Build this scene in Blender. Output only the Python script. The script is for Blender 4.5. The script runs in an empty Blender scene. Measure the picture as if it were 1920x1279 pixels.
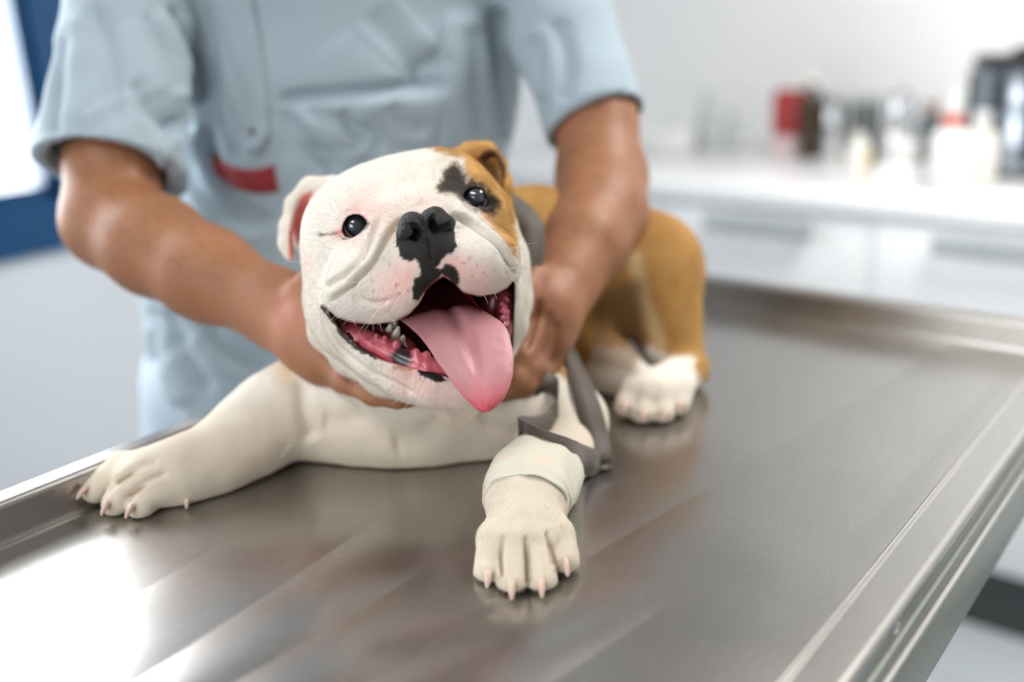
import bpy, math, random
import numpy as np
from mathutils import Matrix, Vector
from mathutils.bvhtree import BVHTree

random.seed(7)
RNG = np.random.default_rng(11)
scene = bpy.context.scene
COL = scene.collection

# ------------------------------------------------------------------ camera
# world: X across the table (to the right edge), Y along the table, Z up; the camera stands over the origin
FPX, WPX, HPX = 1867.0, 1920.0, 1279.0
CAM_Z, TABLE_Z = 1.287, 0.900
PITCH, ROLL, YAW = math.radians(18.33), math.radians(2.51), math.radians(39.1)


def _camera_axes():
    cp, sp = math.cos(PITCH), math.sin(PITCH)
    f = np.array([0, cp, -sp]); r = np.array([1.0, 0, 0]); d = np.cross(f, r)
    cr, sr = math.cos(ROLL), math.sin(ROLL)
    r, d = cr * r + sr * d, -sr * r + cr * d
    cy, sy = math.cos(YAW), math.sin(YAW)
    W = np.array([[cy, -sy, 0], [sy, cy, 0], [0, 0, 1.0]])
    return np.array([W @ r, W @ d, W @ f])      # rows: right, down, forward


AX = _camera_axes()
CAM = np.array([0, 0, CAM_Z])
cam_data = bpy.data.cameras.new('camera')
cam = bpy.data.objects.new('camera', cam_data); COL.objects.link(cam)
m = Matrix.Identity(4)
for i in range(3):
    m[i][0], m[i][1], m[i][2], m[i][3] = AX[0][i], -AX[1][i], -AX[2][i], CAM[i]
cam.matrix_world = m
cam_data.sensor_width = 36.0
cam_data.lens = FPX / WPX * 36.0
cam_data.clip_start = 0.02
cam_data.dof.use_dof = True
cam_data.dof.focus_distance = 0.762
cam_data.dof.aperture_fstop = 1.4
cam_data.dof.aperture_blades = 9
scene.camera = cam

# ------------------------------------------------------------------ light and exposure
scene.view_settings.view_transform = 'Standard'
scene.view_settings.look = 'None'
scene.view_settings.gamma = 1.0
scene.view_settings.use_curve_mapping = False
scene.view_settings.exposure = 0.33

world = bpy.data.worlds.new('outdoors'); scene.world = world
world.use_nodes = True
wn = world.node_tree.nodes; wn.clear()
_o = wn.new('ShaderNodeOutputWorld'); _b = wn.new('ShaderNodeBackground')
_b.inputs[0].default_value = (0.93, 0.97, 1.0, 1); _b.inputs[1].default_value = 1.3
world.node_tree.links.new(_b.outputs[0], _o.inputs[0])


def area(name, loc, target, sx, sy, power, color=(1, 1, 1)):
    l = bpy.data.lights.new(name, 'AREA'); l.shape = 'RECTANGLE'; l.size = sx; l.size_y = sy
    l.energy = power; l.color = color
    o = bpy.data.objects.new(name, l); COL.objects.link(o); o.location = loc
    o.rotation_euler = (Vector(target) - Vector(loc)).to_track_quat('-Z', 'Z').to_euler()
    o['kind'] = 'helper'
    return o


# daylight behind the two windows, plus unseen ceiling panels added for fill
area('daylight_window_left', (-2.10, 0.52, 1.65), (0, 0.52, 1.45), 2.9, 1.35, 96, (0.93, 0.97, 1.0))
area('daylight_window_front', (-0.45, -2.35, 1.65), (-0.45, 0, 1.45), 2.7, 1.35, 30, (0.97, 0.985, 1.0))
area('added_ceiling_fill', (0.15, 1.55, 2.34), (0.15, 1.55, 0), 1.1, 0.55, 27, (1.0, 0.97, 0.93))
area('added_ceiling_fill', (-0.35, -0.55, 2.34), (-0.35, -0.55, 0), 1.1, 0.55, 6, (1.0, 0.97, 0.93))


# ------------------------------------------------------------------ helpers
def P(px, py, d):
    """camera-frame point (right, down, forward) in metres"""
    return np.array([(px - 960.0) / FPX * d, (py - 639.5) / FPX * d, d])


def to_world(c):
    return np.asarray(c) @ AX + CAM


def to_cam(w):
    return (np.asarray(w) - CAM) @ AX.T


def PW(px, py, d):
    return to_world(P(px, py, d))


def seen(V):
    z = np.maximum(V[:, 2], 1e-3)
    return np.stack([960 + FPX * V[:, 0] / z, 639.5 + FPX * V[:, 1] / z], 1)


def srgb(r, g, b):
    f = lambda c: c / 12.92 if c <= 0.04045 else ((c + 0.055) / 1.055) ** 2.4
    return np.array([f(r / 255.0), f(g / 255.0), f(b / 255.0)])


def smooth(a, b, x):
    t = np.clip((np.asarray(x) - a) / (np.asarray(b) - a), 0, 1)
    return t * t * (3 - 2 * t)


def vnoise(p, seed=0):
    """value noise, p Nx3 -> -1..1"""
    i = np.floor(p).astype(np.int64); f = p - i; f = f * f * (3 - 2 * f)
    out = np.zeros(len(p))
    for dx in (0, 1):
        for dy in (0, 1):
            for dz in (0, 1):
                h = ((i[:, 0] + dx) * 374761393 + (i[:, 1] + dy) * 668265263 + (i[:, 2] + dz) * 1274126177 + seed * 974711) & 0xffffffff
                h = ((h ^ (h >> 13)) * 1274126177) & 0xffffffff
                h = (h ^ (h >> 16)) & 0xffff
                w = (f[:, 0] if dx else 1 - f[:, 0]) * (f[:, 1] if dy else 1 - f[:, 1]) * (f[:, 2] if dz else 1 - f[:, 2])
                out += w * (h / 32767.5 - 1)
    return out


def fbm(p, seed=0, n=3):
    a, o = 1.0, np.zeros(len(p))
    for k in range(n):
        o += a * vnoise(p * 2 ** k + 17.3 * k, seed + k); a *= 0.5
    return o


def poly_sd(poly, uv):
    """signed distance to a closed polygon, negative inside"""
    poly = np.asarray(poly, float); n = len(poly)
    d = np.full(len(uv), 1e9); s = np.ones(len(uv))
    for i in range(n):
        a, b = poly[i], poly[i - 1]
        e = b - a; w = uv - a
        t = np.clip((w @ e) / (e @ e), 0, 1)
        q = w - t[:, None] * e
        d = np.minimum(d, (q * q).sum(1))
        c1 = uv[:, 1] >= a[1]; c2 = uv[:, 1] < b[1]; c3 = e[0] * w[:, 1] > e[1] * w[:, 0]
        s[(c1 & c2 & c3) | (~c1 & ~c2 & ~c3)] *= -1
    return s * np.sqrt(d)


def line_d(line, uv):
    """distance and side to an open polyline, and the run along it 0..1"""
    line = np.asarray(line, float)
    seg = np.hypot(*(line[1:] - line[:-1]).T); L = seg.sum(); acc = 0
    d = np.full(len(uv), 1e9); sd = np.zeros(len(uv)); run = np.zeros(len(uv))
    for i in range(len(line) - 1):
        a, e = line[i], line[i + 1] - line[i]
        w = uv - a; t = np.clip((w @ e) / (e @ e), 0, 1)
        q = w - t[:, None] * e; dd = np.sqrt((q * q).sum(1))
        k = dd < d
        d[k] = dd[k]; sd[k] = np.sign(e[0] * w[k, 1] - e[1] * w[k, 0]); run[k] = (acc + t[k] * seg[i]) / L
        acc += seg[i]
    return d, sd, run


def spline(pts, n):
    """Catmull-Rom through pts"""
    pts = np.asarray(pts, float)
    q = np.vstack([2 * pts[0] - pts[1], pts, 2 * pts[-1] - pts[-2]])
    out = []
    for x in np.linspace(0, len(pts) - 1 - 1e-9, n):
        i = int(x); t = x - i
        p0, p1, p2, p3 = q[i], q[i + 1], q[i + 2], q[i + 3]
        out.append(0.5 * (2 * p1 + (p2 - p0) * t + (2 * p0 - 5 * p1 + 4 * p2 - p3) * t * t + (3 * p1 - p0 - 3 * p2 + p3) * t ** 3))
    return np.array(out)


# ---- implicit surfaces: a list of (op, shape, blend), turned into one mesh with surface nets
class Ell:
    def __init__(s, c, r, ax=None):
        s.c = np.asarray(c, float); s.r = np.asarray(r, float); s.ax = ax; s.R = max(s.r)

    def d(s, p):
        q = p - s.c
        if s.ax is not None:
            q = q @ s.ax.T
        k0 = np.sqrt(((q / s.r) ** 2).sum(1)); k1 = np.sqrt(((q / (s.r * s.r)) ** 2).sum(1))
        return k0 * (k0 - 1) / np.maximum(k1, 1e-6)


class Cap:
    def __init__(s, a, b, ra, rb=None):
        s.a = np.asarray(a, float); s.b = np.asarray(b, float); s.ra = ra; s.rb = ra if rb is None else rb
        s.c = (s.a + s.b) / 2; s.R = np.linalg.norm(s.b - s.a) / 2 + max(s.ra, s.rb)

    def d(s, p):
        e = s.b - s.a
        t = np.clip((p - s.a) @ e / max(e @ e, 1e-12), 0, 1)
        return np.linalg.norm(p - s.a - t[:, None] * e, axis=1) - (s.ra + (s.rb - s.ra) * t)


class Prism:
    """a slightly tapering bore with the given outline at depth z0, cut between depths z1..z2 (camera frame)"""

    def __init__(s, poly, z0, z1, z2):
        s.p2 = np.array([P(u, v, z0)[:2] for u, v in poly]); s.z1, s.z2, s.z0 = z1, z2, z0
        c2 = s.p2.mean(0); s.c = np.array([c2[0], c2[1], (z1 + z2) / 2])
        s.R = math.hypot(np.abs(s.p2 - c2).max() * 1.6, (z2 - z1) / 2)

    def d(s, p):
        a = poly_sd(s.p2, p[:, :2] * (s.z0 / np.maximum(p[:, 2:3], .1))); b = np.maximum(s.z1 - p[:, 2], p[:, 2] - s.z2)
        return np.maximum(a, b)


class Half:
    """keeps what lies on the side n of the plane through o"""

    def __init__(s, o, n):
        s.o = np.asarray(o, float); s.n = np.asarray(n, float); s.c = s.o; s.R = 1e9

    def d(s, p):
        return -((p - s.o) @ s.n)


def chain(pts, radii, k, op='add'):
    return [(op, Cap(pts[i], pts[i + 1], radii[i], radii[i + 1]), k) for i in range(len(pts) - 1)]


def surf(ops, px, py, z0=.68, z1=1.2):
    """depth at which the sight line meets the shape"""
    z = z0
    for _ in range(60):
        d = sdf(ops, P(px, py, z)[None])[0]
        if d < .0001 or z > z1: break
        z += d * .8
    return z


def sdf(ops, p):
    d = np.full(len(p), 0.05)
    for op, s, k in ops:
        b = s.d(p)
        if op == 'add':
            h = np.maximum(k - np.abs(d - b), 0) / max(k, 1e-9)
            d = np.minimum(d, b) - h * h * k * 0.25
        else:
            if op == 'sub':
                b = -b
            h = np.maximum(k - np.abs(d - b), 0) / max(k, 1e-9)
            d = np.maximum(d, b) + h * h * k * 0.25
    return d


def axis(parts):
    out = [parts[0][0]]
    for a, b, h in parts:
        n = max(1, int(round((b - a) / h)))
        out += list(a + (b - a) * np.arange(1, n + 1) / n)
    return np.array(out)


def surface_nets(ops, xs, ys, zs, B=14, smooth_n=1):
    nx, ny, nz = len(xs), len(ys), len(zs)
    F = np.full((nx, ny, nz), 0.05, np.float32)
    for i in range(0, nx, B):
        X = xs[i:i + B]
        for j in range(0, ny, B):
            Y = ys[j:j + B]
            for k in range(0, nz, B):
                Z = zs[k:k + B]
                lo = np.array([X[0], Y[0], Z[0]]); hi = np.array([X[-1], Y[-1], Z[-1]])
                c = (lo + hi) / 2; h = np.linalg.norm(hi - lo) / 2
                near = [o for o in ops if np.linalg.norm(o[1].c - c) - o[1].R - h < 0.02]
                if not any(o[0] == 'add' for o in near):
                    continue
                d0 = sdf(near, c[None])[0]
                if abs(d0) > h * 1.7 + 0.015:
                    F[i:i + B, j:j + B, k:k + B] = d0
                    continue
                G = np.stack(np.meshgrid(X, Y, Z, indexing='ij'), -1).reshape(-1, 3)
                F[i:i + B, j:j + B, k:k + B] = sdf(near, G).reshape(len(X), len(Y), len(Z))
    F[0], F[-1], F[:, 0], F[:, -1], F[:, :, 0], F[:, :, -1] = .05, .05, .05, .05, .05, .05
    S = F < 0
    cnt = np.zeros((nx - 1, ny - 1, nz - 1), np.uint8)
    for a in (0, 1):
        for b in (0, 1):
            for c in (0, 1):
                cnt += S[a:nx - 1 + a, b:ny - 1 + b, c:nz - 1 + c]
    act = (cnt > 0) & (cnt < 8)
    I = np.argwhere(act); n = len(I)
    idx = np.full(act.shape, -1, np.int32); idx[act] = np.arange(n)
    pos = [xs, ys, zs]
    acc = np.zeros((n, 3)); w = np.zeros(n)
    for ax in range(3):
        o1, o2 = [k for k in range(3) if k != ax]
        for a in (0, 1):
            for b in (0, 1):
                J = I.copy(); J[:, o1] += a; J[:, o2] += b
                K = J.copy(); K[:, ax] += 1
                f0 = F[J[:, 0], J[:, 1], J[:, 2]]; f1 = F[K[:, 0], K[:, 1], K[:, 2]]
                cr = (f0 < 0) != (f1 < 0)
                t = f0 / np.where(cr, f0 - f1, 1)
                for q in range(3):
                    v = pos[q][J[:, q]] if q != ax else pos[q][J[:, q]] + t * (pos[q][K[:, q]] - pos[q][J[:, q]])
                    acc[:, q] += np.where(cr, v, 0)
                w += cr
    V = acc / w[:, None]
    faces = []
    for ax in range(3):
        o1, o2 = [(1, 2), (2, 0), (0, 1)][ax]
        sl0 = [slice(1, -1)] * 3; sl1 = [slice(1, -1)] * 3
        sl0[ax] = slice(0, -1); sl1[ax] = slice(1, None)
        s0, s1 = S[tuple(sl0)], S[tuple(sl1)]
        E = np.argwhere(s0 != s1)
        if not len(E):
            continue
        flip = s0[tuple(E.T)]
        off = np.ones(3, int); off[ax] = 0
        E = E + off
        q = []
        for a, b in ((0, 0), (1, 0), (1, 1), (0, 1)):
            J = E.copy(); J[:, o1] -= a; J[:, o2] -= b
            q.append(idx[tuple(J.T)])
        q = np.stack(q, 1)
        q[~flip] = q[~flip][:, ::-1]
        faces.append(q)
    Q = np.concatenate(faces)
    Q = Q[(Q >= 0).all(1)]
    for _ in range(smooth_n):
        V = relax(V, Q)
    return V, Q


def relax(V, Q, f=0.6):
    a = np.concatenate([Q[:, [0, 1]], Q[:, [1, 2]], Q[:, [2, 3]], Q[:, [3, 0]]])
    a = np.concatenate([a, a[:, ::-1]])
    n = len(V); c = np.bincount(a[:, 0], minlength=n)
    M = np.stack([np.bincount(a[:, 0], V[a[:, 1], k], n) for k in range(3)], 1) / np.maximum(c, 1)[:, None]
    return V + f * (M - V)


def normals(V, Q):
    fn = np.cross(V[Q[:, 2]] - V[Q[:, 0]], V[Q[:, 3]] - V[Q[:, 1]])
    N = np.zeros_like(V)
    for k in range(3):
        for c in range(4):
            N[:, k] += np.bincount(Q[:, c], fn[:, k], len(V))
    return N / np.maximum(np.linalg.norm(N, axis=1), 1e-12)[:, None]


def make_mesh(name, V, Q, mat, parent=None, cols=None, attrs=None, sharp=False):
    """V Nx3 world, Q Mx4 ints (a triangle repeats none: give a list for mixed polygons)"""
    me = bpy.data.meshes.new(name)
    if isinstance(Q, np.ndarray):
        n = Q.shape[1]
        me.vertices.add(len(V)); me.vertices.foreach_set('co', np.asarray(V, np.float32).ravel())
        me.loops.add(Q.size); me.loops.foreach_set('vertex_index', Q.astype(np.int32).ravel())
        me.polygons.add(len(Q)); me.polygons.foreach_set('loop_start', np.arange(0, Q.size, n, dtype=np.int32))
        me.update(calc_edges=True)
    else:
        me.from_pydata([tuple(map(float, v)) for v in V], [], Q)
    me.validate()
    me.polygons.foreach_set('use_smooth', np.full(len(me.polygons), not sharp))
    if cols is not None:
        a = me.color_attributes.new('coat', 'FLOAT_COLOR', 'POINT')
        a.data.foreach_set('color', np.hstack([cols, np.ones((len(V), 1))]).astype(np.float32).ravel())
    for k, v in (attrs or {}).items():
        a = me.attributes.new(k, 'FLOAT', 'POINT'); a.data.foreach_set('value', np.asarray(v, np.float32))
    if mat:
        me.materials.append(mat)
    o = bpy.data.objects.new(name, me); COL.objects.link(o)
    if parent is not None:
        o.parent = parent
        if parent.type == 'EMPTY':
            o.matrix_parent_inverse = Matrix.Translation(-Vector(parent.location))
    return o


def tag(o, label=None, cat=None, group=None, kind=None):
    if label: o['label'] = label
    if cat: o['category'] = cat
    if group: o['group'] = group
    if kind: o['kind'] = kind
    return o


def thing(name, loc, label, cat, group=None):
    o = bpy.data.objects.new(name, None); COL.objects.link(o); o.location = loc
    o.empty_display_size = 0.05
    return tag(o, label, cat, group)


class MB:
    """collects pieces of one mesh"""

    def __init__(s):
        s.v = []; s.f = []

    def add(s, V, F):
        o = len(s.v); s.v += [tuple(map(float, v)) for v in V]; s.f += [[i + o for i in f] for f in F]
        return s

    def box(s, a, b, bev=0.0):
        (x0, y0, z0), (x1, y1, z1) = a, b
        if bev <= 0:
            V = [(x, y, z) for z in (z0, z1) for y in (y0, y1) for x in (x0, x1)]
            return s.add(V, [(0, 2, 3, 1), (4, 5, 7, 6), (0, 1, 5, 4), (2, 6, 7, 3), (0, 4, 6, 2), (1, 3, 7, 5)])
        import bmesh
        bm = bmesh.new(); bmesh.ops.create_cube(bm, size=1)
        for v in bm.verts:
            v.co = ((x0 + x1) / 2 + v.co.x * (x1 - x0), (y0 + y1) / 2 + v.co.y * (y1 - y0), (z0 + z1) / 2 + v.co.z * (z1 - z0))
        bmesh.ops.bevel(bm, geom=bm.edges[:], offset=bev, segments=2, affect='EDGES', profile=0.5)
        bm.verts.index_update()
        s.add([v.co[:] for v in bm.verts], [[v.index for v in f.verts] for f in bm.faces]); bm.free()
        return s

    def lathe(s, prof, c, n=32, axis_dir=None):
        """prof [(r, h)], around +Z at c"""
        V = []; F = []
        for r, h in prof:
            for k in range(n):
                a = 2 * math.pi * k / n
                V.append((c[0] + r * math.cos(a), c[1] + r * math.sin(a), c[2] + h))
        for i in range(len(prof) - 1):
            for k in range(n):
                F.append((i * n + k, i * n + (k + 1) % n, (i + 1) * n + (k + 1) % n, (i + 1) * n + k))
        F.append(tuple(range(n - 1, -1, -1))); F.append(tuple((len(prof) - 1) * n + k for k in range(n)))
        return s.add(V, F)

    def tube(s, pts, r, n=10, closed=False):
        pts = [np.asarray(p, float) for p in pts]; m = len(pts)
        rr = [r] * m if np.isscalar(r) else list(r)
        V = []; F = []; up = None
        for i, p in enumerate(pts):
            t = (pts[(i + 1) % m] - pts[i - 1]) if closed else pts[min(i + 1, m - 1)] - pts[max(i - 1, 0)]
            t = t / max(np.linalg.norm(t), 1e-9)
            if up is None:
                up = np.array([0, 0, 1.0]) if abs(t[2]) < .9 else np.array([1.0, 0, 0])
            a = np.cross(t, up); a /= np.linalg.norm(a); up = np.cross(a, t)
            for k in range(n):
                g = 2 * math.pi * k / n
                V.append(p + rr[i] * (math.cos(g) * a + math.sin(g) * up))
        for i in range(m if closed else m - 1):
            j = (i + 1) % m
            for k in range(n):
                F.append((i * n + k, j * n + k, j * n + (k + 1) % n, i * n + (k + 1) % n))
        if not closed:
            F.append(tuple(range(n))); F.append(tuple((m - 1) * n + n - 1 - k for k in range(n)))
        return s.add(V, F)

    def ball(s, c, r, n=16, mm=10, ax=None):
        c = np.asarray(c, float); r = np.ones(3) * r
        V = []; F = []
        for i in range(1, mm):
            th = math.pi * i / mm
            for k in range(n):
                g = 2 * math.pi * k / n
                q = np.array([math.sin(th) * math.cos(g), math.sin(th) * math.sin(g), math.cos(th)]) * r
                V.append(c + (q if ax is None else q @ ax))
        q0 = np.array([0, 0, 1.0]) * r
        V.append(c + (q0 if ax is None else q0 @ ax)); V.append(c - (q0 if ax is None else q0 @ ax))
        for i in range(mm - 2):
            for k in range(n):
                F.append((i * n + k, (i + 1) * n + k, (i + 1) * n + (k + 1) % n, i * n + (k + 1) % n))
        for k in range(n):
            F.append((len(V) - 2, k, (k + 1) % n)); F.append((len(V) - 1, (mm - 2) * n + (k + 1) % n, (mm - 2) * n + k))
        return s.add(V, F)

    def build(s, name, mat, parent=None, sharp=False):
        o = make_mesh(name, s.v, s.f, mat, parent, sharp=sharp)
        if not sharp:
            try:
                o.data.set_sharp_from_angle(angle=math.radians(40))
            except Exception:
                pass
        return o


# ------------------------------------------------------------------ materials
def mat(name, color=(.8, .8, .8), rough=.5, metal=0.0, spec=.5, coat=0.0, sss=0.0, bump=0.0, bscale=50, vary=0.0, vscale=8, trans=0.0, sssr=(.4, .15, .1), sheen=0.0):
    ma = bpy.data.materials.new(name); ma.use_nodes = True
    nt = ma.node_tree; b = nt.nodes['Principled BSDF']
    b.inputs['Base Color'].default_value = (*color, 1); b.inputs['Roughness'].default_value = rough
    b.inputs['Metallic'].default_value = metal; b.inputs['Specular IOR Level'].default_value = spec
    b.inputs['Coat Weight'].default_value = coat; b.inputs['Coat Roughness'].default_value = .06
    b.inputs['Transmission Weight'].default_value = trans
    b.inputs['Sheen Weight'].default_value = sheen
    if sss:
        b.inputs['Subsurface Weight'].default_value = sss; b.inputs['Subsurface Radius'].default_value = sssr
        b.inputs['Subsurface Scale'].default_value = .012
    tc = nt.nodes.new('ShaderNodeTexCoord')
    if vary:
        n = nt.nodes.new('ShaderNodeTexNoise'); n.inputs['Scale'].default_value = vscale; n.inputs['Detail'].default_value = 4
        r = nt.nodes.new('ShaderNodeMapRange'); r.inputs[3].default_value = 1 - vary; r.inputs[4].default_value = 1 + vary
        mx = nt.nodes.new('ShaderNodeMix'); mx.data_type = 'RGBA'; mx.blend_type = 'MULTIPLY'; mx.inputs[0].default_value = 1
        mx.inputs[6].default_value = (*color, 1)
        nt.links.new(tc.outputs['Object'], n.inputs['Vector']); nt.links.new(n.outputs[0], r.inputs[0])
        nt.links.new(r.outputs[0], mx.inputs[7]); nt.links.new(mx.outputs[2], b.inputs['Base Color'])
    if bump:
        n = nt.nodes.new('ShaderNodeTexNoise'); n.inputs['Scale'].default_value = bscale; n.inputs['Detail'].default_value = 3
        bp = nt.nodes.new('ShaderNodeBump'); bp.inputs['Strength'].default_value = bump; bp.inputs['Distance'].default_value = .002
        nt.links.new(tc.outputs['Object'], n.inputs['Vector']); nt.links.new(n.outputs[0], bp.inputs['Height'])
        nt.links.new(bp.outputs[0], b.inputs['Normal'])
    return ma


def attr_mat(name, rough=.6, spec=.3, sss=0.0, wet=False, bump=0.0, bscale=400, coat=0.0, sssr=(.6, .25, .15)):
    ma = mat(name, rough=rough, spec=spec, sss=sss, bump=bump, bscale=bscale, coat=coat, sssr=sssr)
    nt = ma.node_tree; b = nt.nodes['Principled BSDF']
    a = nt.nodes.new('ShaderNodeAttribute'); a.attribute_name = 'coat'
    nt.links.new(a.outputs['Color'], b.inputs['Base Color'])
    if wet:
        w = nt.nodes.new('ShaderNodeAttribute'); w.attribute_name = 'wet'
        r = nt.nodes.new('ShaderNodeMapRange'); r.inputs[3].default_value = rough; r.inputs[4].default_value = .18
        nt.links.new(w.outputs['Fac'], r.inputs[0]); nt.links.new(r.outputs[0], b.inputs['Roughness'])
    return ma


# ================================================================== the room
def steel(name, rough=.2, scratch=True, haze=.20, color=(.43, .415, .393)):
    ma = bpy.data.materials.new(name); ma.use_nodes = True
    nt = ma.node_tree; N = nt.nodes; L = nt.links; b = N['Principled BSDF']
    b.inputs['Metallic'].default_value = 1; b.inputs['Base Color'].default_value = (*color, 1)
    tc = N.new('ShaderNodeTexCoord')
    # long brushed grain along the table
    mp = N.new('ShaderNodeMapping'); mp.inputs['Scale'].default_value = (260, 5, 5)
    g = N.new('ShaderNodeTexNoise'); g.inputs['Scale'].default_value = 3; g.inputs['Detail'].default_value = 4
    L.new(tc.outputs['Object'], mp.inputs[0]); L.new(mp.outputs[0], g.inputs['Vector'])
    # smears and wear
    w = N.new('ShaderNodeTexNoise'); w.inputs['Scale'].default_value = 9; w.inputs['Detail'].default_value = 6
    L.new(tc.outputs['Object'], w.inputs['Vector'])
    add = N.new('ShaderNodeMath'); add.operation = 'MULTIPLY_ADD'; add.inputs[1].default_value = .16; add.inputs[2].default_value = rough - .10
    L.new(w.outputs[0], add.inputs[0])
    a2 = N.new('ShaderNodeMath'); a2.operation = 'MULTIPLY_ADD'; a2.inputs[1].default_value = .05
    L.new(g.outputs[0], a2.inputs[0]); L.new(add.outputs[0], a2.inputs[2])
    rough_out = a2.outputs[0]
    bp = N.new('ShaderNodeBump'); bp.inputs['Strength'].default_value = .12; bp.inputs['Distance'].default_value = .0004
    L.new(g.outputs[0], bp.inputs['Height'])
    nrm = bp.outputs[0]
    if scratch:
        tot = None
        for k, (ang, sc) in enumerate([(.5, 42), (-.75, 55), (1.25, 36), (.12, 60), (-.3, 48), (.85, 70), (-1.2, 64), (.3, 80)]):
            m2 = N.new('ShaderNodeMapping'); m2.inputs['Rotation'].default_value = (0, 0, ang); m2.inputs['Location'].default_value = (k * 3.1, k * 1.7, 0)
            m2.inputs['Scale'].default_value = (sc * 9, sc * .17, 1)
            wob = N.new('ShaderNodeTexNoise'); wob.inputs['Scale'].default_value = 7; wob.inputs['Detail'].default_value = 1
            mixv = N.new('ShaderNodeVectorMath'); mixv.operation = 'MULTIPLY_ADD'; mixv.inputs[1].default_value = (.012, .012, 0)
            L.new(tc.outputs['Object'], wob.inputs['Vector']); L.new(wob.outputs['Color'], mixv.inputs[0]); L.new(tc.outputs['Object'], mixv.inputs[2])
            L.new(mixv.outputs[0], m2.inputs[0])
            v = N.new('ShaderNodeTexVoronoi'); v.feature = 'F1'; v.inputs['Scale'].default_value = 1.0
            L.new(m2.outputs[0], v.inputs['Vector'])
            r = N.new('ShaderNodeMapRange'); r.inputs[1].default_value = .02; r.inputs[2].default_value = .06; r.inputs[3].default_value = 1; r.inputs[4].default_value = 0
            L.new(v.outputs['Distance'], r.inputs[0])
            if tot is None:
                tot = r.outputs[0]
            else:
                mxm = N.new('ShaderNodeMath'); mxm.operation = 'MAXIMUM'; L.new(tot, mxm.inputs[0]); L.new(r.outputs[0], mxm.inputs[1]); tot = mxm.outputs[0]
        b2 = N.new('ShaderNodeBump'); b2.inputs['Strength'].default_value = .10; b2.inputs['Distance'].default_value = .0006; b2.invert = True
        L.new(tot, b2.inputs['Height']); L.new(nrm, b2.inputs['Normal']); nrm = b2.outputs[0]
        a3 = N.new('ShaderNodeMath'); a3.operation = 'MULTIPLY_ADD'; a3.inputs[1].default_value = .14
        L.new(tot, a3.inputs[0]); L.new(rough_out, a3.inputs[2]); rough_out = a3.outputs[0]
    L.new(rough_out, b.inputs['Roughness']); L.new(nrm, b.inputs['Normal'])
    # two lobes: the polish that is left, and the haze of a thousand scuffs
    hz = N.new('ShaderNodeBsdfPrincipled'); hz.inputs['Metallic'].default_value = 1; hz.inputs['Base Color'].default_value = (*color, 1)
    a4 = N.new('ShaderNodeMath'); a4.operation = 'ADD'; a4.inputs[1].default_value = haze
    L.new(rough_out, a4.inputs[0]); L.new(a4.outputs[0], hz.inputs['Roughness']); L.new(nrm, hz.inputs['Normal'])
    mx = N.new('ShaderNodeMixShader'); mx.inputs[0].default_value = .40
    L.new(b.outputs[0], mx.inputs[1]); L.new(hz.outputs[0], mx.inputs[2]); L.new(mx.outputs[0], N['Material Output'].inputs['Surface'])
    return ma


M_wall = mat('white_wall_paint', (.86, .87, .875), .6, bump=.05, bscale=300)
M_wall_blue = mat('pale_blue_wall_paint', (.70, .735, .775), .6, bump=.05, bscale=300)
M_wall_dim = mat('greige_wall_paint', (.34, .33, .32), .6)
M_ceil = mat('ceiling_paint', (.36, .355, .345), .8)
M_blue = mat('blue_frame_lacquer', (.0015, .060, .165), .35)
M_white = mat('white_laminate', (.89, .90, .91), .35)
M_worktop = mat('white_worktop', (.86, .865, .87), .25)
M_handle = mat('satin_handle', (.52, .55, .56), .4, metal=.3)
M_kick = mat('dark_plinth', (.045, .055, .055), .5)
M_chrome = mat('polished_chrome', (.80, .80, .80), .12, metal=1)
M_added_lamp = bpy.data.materials.new('added_lamp_diffuser'); M_added_lamp.use_nodes = True
M_added_lamp.node_tree.nodes['Principled BSDF'].inputs['Emission Color'].default_value = (1, .98, .95, 1)
M_added_lamp.node_tree.nodes['Principled BSDF'].inputs['Emission Strength'].default_value = 3.0  # glow of the added ceiling panels

XL, XR, YB, YF, ZC = -1.80, 2.20, 2.66, -2.05, 2.42


def tile_floor():
    ma = bpy.data.materials.new('grey_floor_tile'); ma.use_nodes = True
    nt = ma.node_tree; b = nt.nodes['Principled BSDF']
    tc = nt.nodes.new('ShaderNodeTexCoord'); br = nt.nodes.new('ShaderNodeTexBrick')
    br.offset = 0; br.inputs['Scale'].default_value = 1.0
    br.inputs['Brick Width'].default_value = .45; br.inputs['Row Height'].default_value = .45; br.inputs['Mortar Size'].default_value = .005
    br.inputs['Color1'].default_value = (.47, .50, .525, 1); br.inputs['Color2'].default_value = (.44, .475, .50, 1); br.inputs['Mortar'].default_value = (.28, .30, .31, 1)
    nt.links.new(tc.outputs['Object'], br.inputs['Vector']); nt.links.new(br.outputs['Color'], b.inputs['Base Color'])
    b.inputs['Roughness'].default_value = .3
    return ma


def structure(name, mb, ma, parent=None):
    o = mb.build(name, ma, parent, sharp=True)
    if parent is None:
        o['kind'] = 'structure'
    return o


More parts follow.
